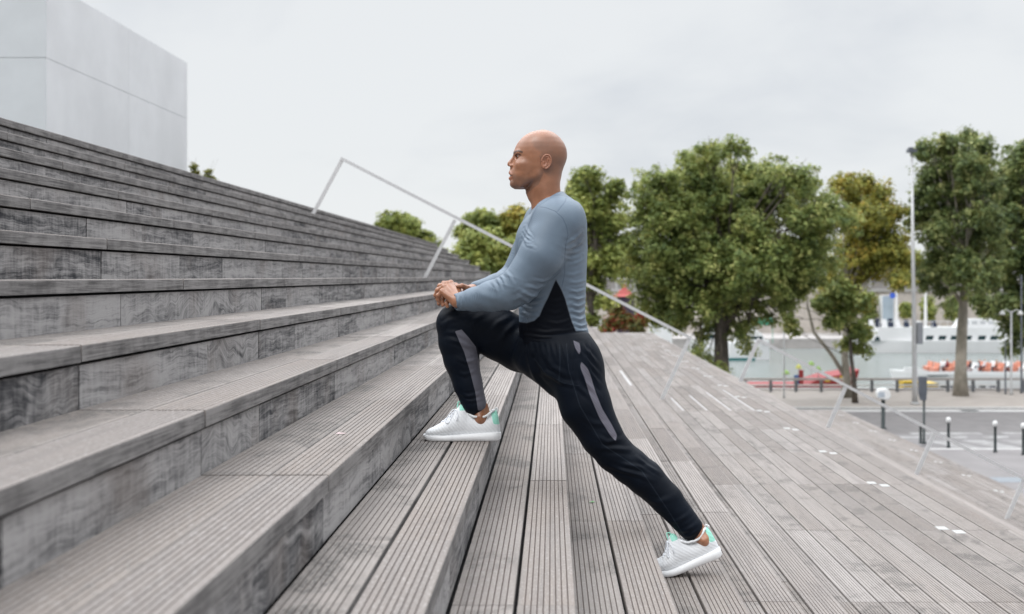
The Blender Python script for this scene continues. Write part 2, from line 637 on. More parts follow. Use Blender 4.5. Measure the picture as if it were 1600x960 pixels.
sheet('ground', -160, 260, -60, 73.8, G - 0.15, M_ASPH, 8.0)
sheet('pavement', -2, 120, -40, 48.2, G, M_PAVE, 0.149)
sheet('road', -120, 200, 48.6, 63.6, G - 0.10, M_ASPH)
sheet('side_lane', -120, 200, 48.62, 53.6, G - 0.096, M_ASPH2)
sheet('pavement_kerb', -2, 120, 48.2, 48.6, G + 0.003, M_KERB, 0.152)
sheet('promenade', -120, 200, 64.0, 73.6, G, M_SAND, 0.149)
sheet('promenade_kerb', -120, 200, 63.6, 64.0, G + 0.003, M_KERB, 0.152)
sheet('gutter', -120, 200, 62.6, 63.59, G - 0.094, M_KERB)
sheet('lower_quay', -300, 400, 73.8, 84.0, -10.5, M_STONE2, 6)

# painted markings: dashed lane line and the bars of the crossing
mb = MB()
x = -20.0
while x < 60:
    mb.box((x, 53.6, G - 0.096), (x + 3.0, 54.3, G - 0.092))
    x += 3.9
for i in range(9):
    xx = 15.6 + i * 1.55
    v = [(xx, 49.4, G - 0.090), (xx + 0.95, 49.4, G - 0.090), (xx + 0.30, 51.7, G - 0.090), (xx - 0.65, 51.7, G - 0.090)]
    mb.add(v, [(0, 1, 2, 3)])
for i in range(6):
    xx = 12.6 + i * 1.7
    mb.add([(xx, 52.3, G - 0.090), (xx + 1.0, 52.3, G - 0.090), (xx + 1.2, 53.0, G - 0.090), (xx + 0.1, 53.0, G - 0.090)], [(0, 1, 2, 3)])
struct(mb.build('road_marking', M_PAINT))

m_w = bpy.data.materials.new('river water')
m_w.use_nodes = True
t = NT(m_w.node_tree)
b_ = m_w.node_tree.nodes['Principled BSDF']
co = t.n('ShaderNodeTexCoord').outputs['Object']
t.set(b_.inputs['Base Color'], t.mix(t.noise(co, 0.05, 3), (0.165, 0.185, 0.175), (0.205, 0.225, 0.215)))
b_.inputs['Roughness'].default_value = 0.22
b_.inputs['IOR'].default_value = 1.33
hn = t.noise(t.vmath('MULTIPLY', co, (0.5, 1.3, 1)), 1.2, 5, 0.65)
t.set(b_.inputs['Normal'], t.n('ShaderNodeBump', i_Strength=0.5, i_Distance=0.18, i_Height=hn))
sheet('river', -900, 1200, 84.0, 206.0, -11.5, m_w)

# far bank
sheet('far_lower_quay', -900, 1200, 205.6, 226.0, -9.9, M_STONE2, 4)
sheet('far_ground', -1500, 2200, 227.0, 3000.0, -0.9, mat('distant ground', (0.12, 0.14, 0.08), 0.9), 12)
qw = MB()
qw.box((-600, 226.0, -10.2), (900, 227.0, -2.6), 0)
qw.box((-600, 225.7, -2.6), (900, 227.0, -2.1), 1)
qw.box((-600, 226.2, -2.1), (900, 226.9, -0.5), 2)  # infill band between the posts, darker than the wall below
for i in range(130):
    xx = -120 + i * 3.2
    qw.box((xx, 225.9, -2.1), (xx + 0.5, 226.2, -0.3), 1)
qw.box((-600, 225.8, -0.5), (900, 227.0, -0.15), 1)
tag(qw.build('quay_wall', [M_STONE, M_KERB, mat('dark grey parapet', (0.33, 0.31, 0.30), 0.9)]),
    'long pale stone embankment wall with a parapet across the river', 'wall')

nq = MB()
nq.box((-300, 73.6, -14), (400, 73.8, G + 0.002))
nq.box((-300, 73.3, G + 0.003), (400, 73.85, G + 0.10))
tag(nq.build('embankment_wall', M_STONE2), 'near stone embankment edge under the promenade railing', 'wall')

# ------------------------------------------------------------------ metal clad block at top left
root = thing('metal_clad_building', (-8, 20, Zt(-6)), 'block clad in large pale grey metal panels standing at the top of the steps', 'building')
Xw, Yn, Yf = -8.0, 20.25, 28.1
zb = Zt(K_TOP) - 0.05


def topz(Y):
    # roof line falls towards the far end
    return 4.70


def panel(mb, ax, a0, a1, z0, z1a, z1b, out):
    g = 0.004
    if ax == 'y':
        v = [(Xw - 0.05, a0 + g, z0 + g), (Xw - 0.05, a1 - g, z0 + g), (Xw - 0.05, a1 - g, z1b - g), (Xw - 0.05, a0 + g, z1a - g)]
        v += [(Xw, y_, z_) for _, y_, z_ in v]
    else:
        v = [(a1 - g, Yn + 0.05, z0 + g), (a0 + g, Yn + 0.05, z0 + g), (a0 + g, Yn + 0.05, z1a - g), (a1 - g, Yn + 0.05, z1b - g)]
        v = v + [(x_, Yn, z_) for x_, _, z_ in v]
    f = [(3, 2, 1, 0), (4, 5, 6, 7), (0, 1, 5, 4), (1, 2, 6, 5), (2, 3, 7, 6), (3, 0, 4, 7)]
    mb.add(v, f)


zj = 3.47
ys = [Yn, 24.2, Yf]
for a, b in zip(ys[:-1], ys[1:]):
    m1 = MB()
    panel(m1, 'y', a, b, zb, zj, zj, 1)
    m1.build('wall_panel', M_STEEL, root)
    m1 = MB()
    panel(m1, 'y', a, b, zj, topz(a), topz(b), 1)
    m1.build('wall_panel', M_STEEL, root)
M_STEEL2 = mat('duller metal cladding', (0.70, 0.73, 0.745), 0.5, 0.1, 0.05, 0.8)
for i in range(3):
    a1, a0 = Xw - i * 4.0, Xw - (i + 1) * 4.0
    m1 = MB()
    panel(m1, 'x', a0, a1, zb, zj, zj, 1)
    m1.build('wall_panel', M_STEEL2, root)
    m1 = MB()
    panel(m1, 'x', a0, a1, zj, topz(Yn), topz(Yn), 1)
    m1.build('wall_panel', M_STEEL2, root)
core = MB()
xa, xb = Xw - 12, Xw - 0.05
ya, yb = Yn + 0.05, Yf - 0.01
core.add([(xa, ya, zb), (xb, ya, zb), (xb, yb, zb), (xa, yb, zb), (xa, ya, topz(ya) - 0.02), (xb, ya, topz(ya) - 0.02), (xb, yb, topz(yb) - 0.02), (xa, yb, topz(yb) - 0.02)],
         [(0, 3, 2, 1), (4, 5, 6, 7), (0, 1, 5, 4), (1, 2, 6, 5), (2, 3, 7, 6), (3, 0, 4, 7)])
core.build('wall_core', M_SEAM, root)


# ------------------------------------------------------------------ trees
def leaf_mat(name, dark, mid, light, tw=0.4):
    m = bpy.data.materials.new(name)
    m.use_nodes = True
    t = NT(m.node_tree)
    b = m.node_tree.nodes['Principled BSDF']
    rnd = t.n('ShaderNodeNewGeometry').outputs['Random Per Island']
    co = t.n('ShaderNodeTexCoord').outputs['Object']
    big = t.noise(co, 1.0, 4, 0.65)
    f = t.math('ADD', t.math('MULTIPLY', rnd, 0.48), t.math('MULTIPLY', t.ramp(big, 0.35, 0.65), 0.58))
    c = t.mix(t.ramp(f, 0.15, 0.6), dark, mid)
    c = t.mix(t.ramp(f, 0.62, 1.0), c, light)
    t.set(b.inputs['Base Color'], c)
    b.inputs['Roughness'].default_value = 0.55
    b.inputs['Specular IOR Level'].default_value = 0.35
    tr = t.n('ShaderNodeBsdfTranslucent')
    t.set(tr.inputs['Color'], t.mix(0.5, c, light))
    ms = t.n('ShaderNodeMixShader', i_0=0.36)
    t.set(ms.inputs[1], b.outputs[0])
    t.set(ms.inputs[2], tr.outputs[0])
    out = [n for n in m.node_tree.nodes if n.type == 'OUTPUT_MATERIAL'][0]
    t.set(out.inputs['Surface'], ms)
    return m


L_GREEN = leaf_mat('dense green foliage', (0.072, 0.118, 0.036), (0.225, 0.285, 0.080), (0.56, 0.56, 0.20))
L_DARK = leaf_mat('deep green foliage', (0.055, 0.092, 0.036), (0.165, 0.22, 0.072), (0.46, 0.47, 0.19))
L_YEL = leaf_mat('turning yellow foliage', (0.12, 0.155, 0.035), (0.31, 0.32, 0.065), (0.58, 0.44, 0.10))
L_LIME = leaf_mat('light green foliage', (0.12, 0.165, 0.042), (0.28, 0.33, 0.085), (0.52, 0.52, 0.16))
L_RED = leaf_mat('red and green shrub foliage', (0.07, 0.11, 0.03), (0.20, 0.21, 0.05), (0.55, 0.06, 0.07))
M_BARK = mat('mottled bark', (0.16, 0.135, 0.11), 0.9, 0, 0, 1.4, 0.4, col2=(0.055, 0.047, 0.04))
M_BARKP = mat('pale plane bark', (0.40, 0.365, 0.31), 0.9, 0, 0, 1.1, 0.3, col2=(0.20, 0.185, 0.15))


def foliage(blobs, n_leaf, leaf, clump_r, squash=0.85, shell=0.55, per=26):
    """leaf quads round clump centres scattered through a union of spheres; blobs: (x, y, z, r)"""
    B = np.array(blobs, float)
    wgt = B[:, 3] ** 2
    wgt /= wgt.sum()
    nc = max(4, int(n_leaf / per))
    bi = rng.choice(len(B), nc, p=wgt)
    d = rng.normal(size=(nc, 3))
    d /= np.linalg.norm(d, axis=1)[:, None]
    rr = rng.random(nc) ** shell * rng.uniform(0.9, 1.16, nc)
    cc = B[bi, :3] + d * (B[bi, 3] * rr)[:, None] * np.array([1, 1, squash])
    csz = clump_r * rng.uniform(0.55, 1.35, nc)
    st = rng.random(nc) < 0.10          # stray sprays beyond the crown
    cc = np.where(st[:, None], B[bi, :3] + d * (B[bi, 3] * rng.uniform(1.0, 1.28, nc))[:, None] * np.array([1, 1, squash]), cc)
    csz = np.where(st, csz * 0.55, csz)
    n = nc * per
    ci = np.repeat(np.arange(nc), per)
    e = rng.normal(size=(n, 3))
    e /= np.linalg.norm(e, axis=1)[:, None]
    q = cc[ci] + e * (csz[ci] * rng.random(n) ** 0.45)[:, None] * np.array([1, 1, 0.7])
    # leaves face outwards and up with scatter
    nrm = e * 0.6 + d[ci] * 0.5 + np.array([0, 0, 0.75]) + rng.normal(size=(n, 3)) * 0.55
    nrm /= np.linalg.norm(nrm, axis=1)[:, None]
    a = np.cross(nrm, rng.normal(size=(n, 3)))
    a /= np.linalg.norm(a, axis=1)[:, None]
    b = np.cross(nrm, a)
    s = leaf * rng.uniform(0.6, 1.3, n)[:, None]
    v = np.stack([q - a * s * 0.62, q + b * s * 0.42 + nrm * s * 0.12, q + a * s * 0.62, q - b * s * 0.42 + nrm * s * 0.12], 1).reshape(-1, 3)
    return v


def mesh_quads(name, v, material, parent=None):
    me = bpy.data.meshes.new(name)
    n = len(v) // 4
    me.vertices.add(len(v))
    me.vertices.foreach_set('co', v.astype(np.float32).ravel())
    me.loops.add(len(v))
    me.loops.foreach_set('vertex_index', np.arange(len(v), dtype=np.int32))
    me.polygons.add(n)
    me.polygons.foreach_set('loop_start', np.arange(0, len(v), 4, dtype=np.int32))
    me.materials.append(material)
    me.update()
    me.validate()
    o = bpy.data.objects.new(name, me)
    sc.collection.objects.link(o)
    if parent:
        attach(o, parent)
    return o


def tree(name, Y, base, trunk, blobs, n_leaf, leaf, lm, label, cat='tree', group=None, bark=None, clump=0.6,
         gz=GROUND, r0=0.28, ysc=1.0, limbs=(), shell=0.55, per=26):
    """trunk: list of px points from the foot up; blobs: (px, py, radius px[, dy])"""
    s = Y / FPX
    foot = P(base[0], base[1], Y)
    foot.z = gz
    root = thing(name, foot, label, cat, group)
    pts = [foot] + [P(x, y, Y) for x, y in trunk]
    mb = MB()
    m = len(pts)
    mb.tube(pts, [r0 * (1.25 if i == 0 else 1 - 0.6 * i / m) for i in range(m)], 10)
    Bw = []
    for bl in blobs:
        x, y, r = bl[:3]
        c = P(x, y, Y)
        rw = r * s
        dy = bl[3] if len(bl) > 3 else random.uniform(-0.5, 0.5) * ysc * 2.0
        Bw.append((c.x, c.y + dy, c.z, rw))
        # limbs reach into every part of the crown
        t0 = pts[-1] if random.random() < 0.6 else pts[-2]
        mid = t0.lerp(Vector((c.x, c.y + dy, c.z)), 0.5) + Vector((random.uniform(-.2, .2), random.uniform(-.2, .2), random.uniform(0, .4)))
        end = Vector((c.x, c.y + dy, c.z)) + Vector((random.uniform(-.3, .3), 0, random.uniform(0, .5))) * rw
        mb.tube([t0, mid, end], [r0 * 0.20, r0 * 0.11, r0 * 0.04], 6)
        for _ in range(3):
            d = Vector((random.uniform(-1, 1), random.uniform(-1, 1), random.uniform(-0.3, 1))).normalized() * rw * 0.8
            mb.tube([mid.lerp(end, 0.5), mid.lerp(end, 0.6) + d * 0.5, end + d], [r0 * 0.09, r0 * 0.06, r0 * 0.02], 5)
    for lb in limbs:
        mb.tube([P(x, y, Y) for x, y in lb[0]], lb[1], 7)
    mb.build('trunk', bark or M_BARK, root, True)
    mesh_quads('crown', foliage(Bw, n_leaf, leaf, clump, shell=shell, per=per), lm, root)
    return root


def blobs_in(poly_rows, rmin, rmax, step):
    """fill rows (y, x0, x1) with blobs"""
    out = []
    for (y, x0, x1) in poly_rows:
        x = x0 + rmin * 0.7
        while x < x1 - rmin * 0.5:
            out.append((x + random.uniform(-4, 4), y + random.uniform(-5, 5), random.uniform(rmin, rmax)))
            x += step
    return out


# big plane tree in the middle right
tree('plane_tree', 62, (1128, 640), [(1128, 590), (1127, 540), (1125, 500), (1130, 460), (1135, 420)],
     blobs_in([(250, 1065, 1150), (285, 1010, 1215), (318, 985, 1290), (350, 972, 1325), (385, 965, 1330), (420, 975, 1318), (452, 1010, 1250), (480, 1010, 1200)], 24, 34, 34)
     + [(1105, 238, 22), (1125, 235, 18), (1205, 275, 22), (1240, 285, 24), (1060, 510, 16), (1095, 525, 18), (1160, 510, 20), (1170, 545, 14), (1115, 560, 16), (1235, 480, 18), (1260, 455, 20)]
     + [(1045, 325, 48), (1120, 300, 52), (1195, 335, 55), (1268, 345, 42), (1075, 400, 54), (1160, 415, 58), (1245, 410, 46), (1130, 355, 60), (1020, 380, 34), (1060, 460, 34), (1140, 240, 22), (1088, 262, 26), (1160, 262, 28),
        (1178, 262, 26), (1205, 268, 30), (1238, 280, 30), (1272, 300, 28), (1302, 318, 24), (1005, 470, 22), (1030, 492, 20), (1060, 500, 22), (1080, 545, 15), (1100, 505, 22), (1150, 520, 16), (1185, 500, 20), (1212, 500, 15), (1115, 575, 12), (1190, 470, 30)],
     125000, 0.148, L_GREEN, 'broad dense green tree rising directly behind the steps right of the man', bark=M_BARK, clump=0.46, r0=0.42, ysc=2.2, shell=0.6, per=44,
     limbs=[([(1127, 520), (1150, 485), (1190, 455), (1230, 430)], [0.24, 0.2, 0.15, 0.08]), ([(1126, 510), (1100, 470), (1070, 430)], [0.2, 0.15, 0.08]),
            ([(1175, 470), (1170, 500), (1165, 535)], [0.08, 0.06, 0.03])])
# slender leaning tree with yellow leaves
tree('plane_tree', 69, (1322, 619), [(1323, 590), (1320, 560), (1322, 520), (1318, 470), (1325, 400)],
     [(1335, 300, 26), (1375, 300, 22), (1350, 285, 18), (1310, 290, 18), (1400, 330, 22), (1370, 340, 28), (1390, 375, 30), (1405, 400, 24), (1345, 380, 28),
      (1360, 420, 26), (1395, 435, 20), (1345, 330, 24), (1330, 440, 22), (1300, 470, 18), (1345, 470, 20), (1300, 440, 20), (1350, 340, 36), (1380, 400, 36), (1340, 400, 34)],
     36000, 0.16, L_YEL, 'leaning tree with yellowing autumn leaves between the broad tree and the lamp mast', bark=M_BARKP, clump=0.55, r0=0.24, ysc=1.5,
     limbs=[([(1320, 588), (1300, 555), (1272, 520), (1262, 480), (1258, 440)], [0.13, 0.11, 0.09, 0.07, 0.04]), ([(1318, 480), (1340, 420), (1360, 370)], [0.12, 0.1, 0.05])])
tree('plane_tree', 66, (1336, 622), [(1334, 590), (1330, 560), (1328, 520)],
     [(1298, 500, 17), (1318, 490, 20), (1345, 520, 17), (1350, 548, 12), (1285, 470, 15), (1312, 455, 18), (1340, 470, 15), (1330, 540, 10), (1240, 520, 10), (1232, 500, 12), (1225, 470, 14)],
     6500, 0.20, L_GREEN, 'small sparse green tree with low drooping leaves over the red boat', bark=M_BARK, clump=0.45, r0=0.14, ysc=0.8, shell=0.8)
# tree behind the lamp mast
tree('plane_tree', 70, (1501, 618), [(1501, 580), (1503, 520), (1505, 480), (1508, 440), (1508, 400)],
     blobs_in([(235, 1455, 1540), (265, 1435, 1560), (300, 1432, 1575), (335, 1436, 1580), (370, 1436, 1580), (405, 1440, 1575), (435, 1455, 1565)], 20, 29, 30)
     + [(1520, 210, 14), (1445, 235, 16), (1480, 222, 15), (1475, 478, 8), (1480, 455, 12)]
     + [(1490, 290, 44), (1530, 320, 44), (1480, 360, 40), (1525, 390, 46), (1500, 250, 36), (1505, 430, 36)],
     62000, 0.16, L_DARK, 'dark green tree with a smooth pale trunk right of the lamp mast', bark=M_BARKP, clump=0.46, r0=0.36, ysc=1.8, shell=0.6, per=40,
     limbs=[([(1505, 478), (1490, 455), (1470, 440)], [0.14, 0.1, 0.05]), ([(1506, 465), (1530, 430), (1550, 400)], [0.16, 0.12, 0.06])])
tree('plane_tree', 76, (1622, 612), [(1620, 560), (1615, 500), (1610, 440), (1605, 380)],
     blobs_in([(250, 1570, 1640), (290, 1565, 1650), (330, 1570, 1650), (370, 1570, 1650), (410, 1575, 1650), (445, 1560, 1650), (480, 1560, 1650), (510, 1575, 1640)], 22, 30, 32)
     + [(1535, 470, 14), (1545, 490, 10), (1580, 545, 14), (1590, 520, 16), (1605, 320, 46), (1610, 400, 46), (1600, 270, 34), (1562, 345, 28), (1568, 300, 26), (1565, 400, 26)],
     30000, 0.24, L_DARK, 'dark leafy tree cut by the right edge of the view', clump=0.55, r0=0.4, ysc=1.5)
# lighter sparse tree behind the man's back
tree('plane_tree', 56, (925, 640), [(925, 560), (925, 500), (922, 440), (930, 380), (925, 340)],
     [(905, 300, 20), (925, 290, 18), (900, 330, 24), (935, 320, 26), (945, 350, 22), (915, 365, 24), (890, 350, 20), (955, 310, 12), (905, 280, 12), (930, 272, 10),
      (945, 385, 14), (955, 420, 14), (925, 405, 14), (900, 400, 16), (930, 445, 14), (925, 470, 12), (912, 270, 8), (970, 380, 14), (960, 350, 22), (962, 295, 14), (900, 440, 18), (945, 470, 14), (925, 500, 12), (925, 350, 40), (915, 420, 26), (955, 400, 18)],
     24000, 0.16, L_LIME, 'light green airy tree with thin branches directly behind the man', clump=0.42, r0=0.16, ysc=1.0, shell=0.9, per=18,
     limbs=[([(925, 480), (940, 430), (965, 395)], [0.07, 0.06, 0.03]), ([(924, 500), (915, 450), (925, 400)], [0.08, 0.06, 0.03])])
# hedge-like trees seen over the ends of the steps
tree('bushy_tree', 47, (765, 640), [(765, 560), (765, 500), (765, 450), (765, 420)],
     [(735, 395, 26), (765, 385, 28), (795, 400, 30), (720, 415, 20), (750, 420, 28), (785, 425, 26), (815, 390, 26), (830, 420, 24), (705, 425, 14), (745, 372, 14)],
     16000, 0.15, L_LIME, 'round light green tree just beyond the end of the upper steps', clump=0.38, r0=0.2, ysc=1.0)
tree('bushy_tree', 82, (755, 600), [(755, 520), (755, 460), (755, 400)],
     [(740, 350, 16), (758, 345, 17), (775, 355, 18), (745, 370, 20), (725, 362, 12), (768, 375, 20), (752, 338, 10)],
     8000, 0.22, L_LIME, 'domed green tree behind the handrail, left one of the pair near the man', clump=0.5, r0=0.25, ysc=1.0)
tree('bushy_tree', 82, (812, 600), [(812, 520), (812, 460), (812, 400)],
     [(800, 345, 18), (820, 350, 20), (808, 333, 10), (835, 365, 20), (798, 370, 20), (820, 385, 20), (790, 362, 12)],
     8000, 0.22, L_YEL, 'yellowish domed tree close in front of the man\'s chest', clump=0.5, r0=0.25, ysc=1.0)
tree('bushy_tree', 95, (655, 580), [(655, 500), (655, 450), (650, 400)],
     [(612, 345, 15), (630, 340, 12), (598, 352, 9), (625, 358, 18), (645, 358, 16), (660, 372, 16), (678, 385, 14), (640, 375, 18), (690, 398, 10)],
     8000, 0.24, L_LIME, 'sloping olive green tree farthest left above the step ends', clump=0.5, r0=0.25, ysc=1.0)
# greenery behind the waist
tree('shrub', 60, (965, 560), [(966, 540), (967, 528), (968, 515)],
     [(955, 505, 12), (975, 500, 13), (990, 510, 12), (945, 515, 9), (1000, 500, 10), (965, 485, 9)],
     3500, 0.15, L_RED, 'shrub with red leaves beyond the far end of the landing', 'shrub', clump=0.3, r0=0.05, ysc=0.6)
for (x, y, Y, lb) in ((303, 268, 27.6, 'taller young plant at the foot of the metal block'), (326, 277, 25.5, 'tiny plant peeping over the top step beside the metal block')):
    tree('young_plant', Y, (x, y + 10), [(x, y + 2), (x, y - 4)], [(x, y - (6 if x < 310 else 0), 6), (x + 4, y + 3, 5), (x - 2, y + 5, 5), (x + 1, y - 9, 3)], 260, 0.055, L_YEL, lb, 'plant', clump=0.09, gz=Zt(K_TOP), r0=0.008, ysc=0.05, per=10)

# far bank trees: rounded row before the wall, tall ones above it
row = [(1312, 480, 22), (1355, 482, 20), (1415, 485, 7), (1449, 482, 12), (1489, 482, 14), (1541, 482, 16), (1576, 484, 15)]
for i, (x, y, r) in enumerate(row):
    lbs = ['round clipped tree on the far quay, leftmost of the row', 'round clipped tree on the far quay left of the glass kiosk', 'smallest clipped tree on the far quay, right of the kiosk',
           'slim clipped tree on the far quay behind the right white pylon', 'clipped tree on the far quay just left of the pale trunk', 'clipped tree on the far quay right of the pale trunk',
           'clipped tree on the far quay, rightmost of the row']
    tree('clipped_tree', 219, (x, 530), [(x, 515), (x, 500)], [(x, y, r), (x, y - r * 0.7, r * 0.8), (x, y + r * 0.8, r * 0.8)], 2200, 0.42, L_LIME if i in (2, 3) else L_GREEN, lbs[i], 'tree',
         'clipped trees along the far quay', gz=-9.9, clump=0.8, r0=0.15, ysc=0.6)
for i, (x, w_, y) in enumerate([(900, 60, 420), (965, 60, 412), (1060, 70, 405), (1160, 80, 400), (1260, 80, 398), (1350, 70, 405), (1425, 60, 418), (1490, 55, 415), (1550, 60, 405), (1625, 60, 398)]):
    lb = ['tall tree on the far bank behind the man\'s back', 'second far bank tree, above the red roof', 'far bank tree behind the broad tree\'s left side',
          'far bank tree behind the middle of the broad tree', 'far bank tree behind the broad tree\'s right side', 'far bank tree behind the yellow leaves',
          'low far bank tree seen just behind the lamp mast', 'far bank tree behind the pale trunk', 'far bank tree behind the right trees', 'far bank tree at the right edge'][i]
    tree('riverside_tree', 236, (x, 440), [(x, 432), (x, y)], [(x - w_ * .3, y + 4, w_ * .34), (x + w_ * .3, y + 4, w_ * .34), (x, y - 8, w_ * .36), (x, y + 14, w_ * .4)], 2600, 0.7,
         L_YEL if i in (0, 1, 5) else L_LIME, lb, 'tree', 'tall trees on the far bank', gz=-0.9, clump=1.3, r0=0.3, ysc=0.8)


# ------------------------------------------------------------------ street furniture
M_BLACK = mat('black green painted steel', (0.012, 0.022, 0.022), 0.45)
M_WHITE = mat('white paint', (0.78, 0.78, 0.77), 0.45, 0, 0.03)
M_GREY = mat('grey galvanised steel', (0.50, 0.50, 0.50), 0.5, 0.3, 0.08, 3)
M_DGREY = mat('dark grey box', (0.10, 0.11, 0.13), 0.5)


def bollard(loc, label, ball=True):
    root = thing('bollard', (0, 0, 0), label, 'bollard', 'bollards along the pavement edge')
    mb = MB()
    mb.lathe((0, 0, 0), [(0.075, 0), (0.075, 0.05), (0.055, 0.07), (0.048, 0.9), (0.056, 0.92), (0.056, 0.96)], 14)
    mb.build('post', M_BLACK, root, True)
    if ball:
        mb = MB()
        mb.lathe((0, 0, 0), [(0.03, 0.955), (0.055, 0.98), (0.085, 1.03), (0.092, 1.07), (0.08, 1.12), (0.045, 1.155), (0.01, 1.165)], 14)
        mb.build('ball_cap', M_WHITE, root, True)
    root.location = loc
    return root


def gp(px, py, z=GROUND):
    Y = FPX * (-z) / (py - CY)
    return ((px - CX) * Y / FPX, Y, z)


b0 = bollard(gp(1482, 700), 'dark bollard with white ball top nearest the lower handrail')
copy_tree(b0, gp(1555, 707), 'dark bollard with white ball top at the right, clear of the handrail')
copy_tree(b0, gp(1599, 711), 'dark bollard cut by the right edge of the view')
short = bollard(gp(1438.5, 693), 'short plain dark bollard beside the thin signal pole', ball=False)
short.scale = (1, 1, 0.72)

# post with rounded white head
x, y, z = gp(1380, 670)
root = thing('parking_meter', (x, y, z), 'thick black pole carrying a rounded white head at the foot of the steps', 'parking meter')
mb = MB()
mb.lathe((x, y, z), [(0.16, 0), (0.16, 0.03), (0.085, 0.06), (0.085, 1.28)], 14)
mb.build('pole', M_BLACK, root, True)
mb = MB()
hp = [(-0.27, 1.30), (0.12, 1.22), (0.27, 1.30), (0.30, 1.46), (0.22, 1.66), (0.08, 1.75), (-0.24, 1.70), (-0.32, 1.55)]
mb.prism([(x + a, z + b) for a, b in hp], y - 0.17, y + 0.17)
o = mb.build('head', M_WHITE, root)
bv = o.modifiers.new('bevel', 'BEVEL')
bv.width = 0.06
bv.segments = 3
mb = MB()
mb.box((x - 0.26, y - 0.178, z + 1.36), (x + 0.02, y - 0.171, z + 1.58))
mb.build('display', mat('meter window', (0.42, 0.47, 0.52), 0.2), root)

# thin signal pole with a dark housing
x, y, z = gp(1443.7, 694)
root = thing('traffic_light', (x, y, z), 'thin dark pole with a boxy signal housing seen from behind', 'traffic light')
mb = MB()
mb.lathe((x, y, z), [(0.10, 0), (0.10, 0.04), (0.05, 0.1), (0.045, 1.9)], 12)
mb.build('pole', M_BLACK, root, True)
mb = MB()
mb.box((x - 0.2, y - 0.1, z + 1.95), (x + 0.09, y + 0.1, z + 2.62))
mb.prism([(x - 0.13, z + 1.7), (x + 0.07, z + 1.7), (x + 0.09, z + 1.95), (x - 0.2, z + 1.95)], y - 0.08, y + 0.08)
o = mb.build('housing', M_DGREY, root)
for zz in (2.05, 2.27, 2.49):
    mb = MB()
    mb.tube([(x - 0.055, y + 0.1, z + zz), (x - 0.055, y + 0.22, z + zz - 0.02)], [0.085, 0.09], 10)
    mb.build('visor', M_BLACK, root)

# lamp mast
x, y, z = gp(1429.5, 632)
root = thing('lamp_mast', (x, y, z), 'very tall pale grey mast with a small dark lamp head on top', 'lamp mast')
k = y / FPX
top = P(1424.5, 236, y)
mb = MB()
mb.tube([(x, y, z), (x, y, z + 0.1)], [0.24, 0.22], 14)
mb.tube([(x, y, z + 0.1), (x, y, z + 0.9), (x * 0.5 + top.x * 0.5, y, z * 0.5 + top.z * 0.5), tuple(top)], [0.15, 0.13, 0.095, 0.06], 14)
mb.build('mast', M_GREY, root, True)
mb = MB()
mb.cbox((top.x, y, top.z), (0.42, 0.5, 0.16))
mb.cbox((top.x - 0.05, y, top.z + 0.12), (0.22, 0.3, 0.1))
mb.build('lamp_head', M_DGREY, root)
mb = MB()
c = P(1437, 521, y)
mb.cbox((c.x, y, c.z), (0.26, 0.3, 1.1))
mb.build('control_box', mat('grey control box', (0.25, 0.26, 0.28), 0.6), root)


def thin_post(px, pyb, pyt, w, name, label, cat, m=M_GREY, arms=None):
    x, y, z = gp(px, pyb)
    root = thing(name, (x, y, z), label, cat)
    top = P(px, pyt, y)
    mb = MB()
    mb.tube([(x, y, z), (x, y, z + 0.12), (x, y, top.z)], [w * 1.6, w, w * 0.7], 10)
    mb.build('pole', m, root, True)
    if arms:
        mb = MB()
        for sx in arms:
            mb.tube([(x, y, top.z - 0.1), (x + sx * 0.25, y, top.z + 0.05), (x + sx * 0.5, y, top.z)], [0.04, 0.03, 0.03], 6)
        mb.build('arm', m, root, True)
        for sx in arms:
            mb = MB()
            mb.lathe((x + sx * 0.5, y, top.z - 0.22), [(0.05, 0), (0.16, 0.02), (0.17, 0.08), (0.06, 0.2), (0.03, 0.24)], 10)
            mb.build('lantern', M_WHITE, root, True)
    return root


thin_post(1225, 622, 452, 0.05, 'flag_pole', 'thin pale pole rising in front of the river left of the leaning tree', 'pole')
thin_post(1580, 617, 486, 0.07, 'street_lamp', 'pale double armed street lamp by the water at the right', 'street lamp', M_GREY, (-1, 1))
thin_post(1571, 616, 532, 0.05, 'mooring_pole', 'thin dark post just left of the double armed lamp', 'post', M_DGREY)
thin_post(1596, 615, 430, 0.06, 'mooring_pole', 'tall dark post at the right edge beyond the double armed lamp', 'post', M_DGREY)

# promenade railing
root = thing('railing', (20, 72.4, G), 'long low railing along the river side of the promenade', 'railing')
M_RAILW = mat('pinkish weathered rail', (0.42, 0.38, 0.36), 0.7)
mb = MB()
mb.box((-20, 72.34, G + 0.66), (46, 72.46, G + 0.78))
mb.build('top_rail', M_RAILW, root)
mb = MB()
mb.box((-20, 72.37, G + 0.34), (46, 72.43, G + 0.42))
mb.build('lower_rail', M_WHITE, root)
xx = -12.0
while xx < 34:
    mb = MB()
    mb.box((xx, 72.33, G), (xx + 0.16, 72.47, G + 0.66))
    mb.build('post', mat('railing post', (0.16, 0.17, 0.18), 0.7) if 'railing post' not in bpy.data.materials else bpy.data.materials['railing post'], root)
    xx += 1.43

# drains
x, y, z = gp(1510, 637.5)
mb = MB()
mb.box((x - 0.4, 62.85, G - 0.093), (x + 0.4, 63.35, G - 0.080))
struct(mb.build('drain_grate', M_BLACK))
x, y, z = gp(1590, 750)
mb = MB()
mb.box((x - 0.75, y - 0.5, G + 0.0005), (x + 1.3, y + 0.5, G + 0.005))
struct(mb.build('drain_cover', mat('blue grey iron plate', (0.20, 0.22, 0.24), 0.6)))


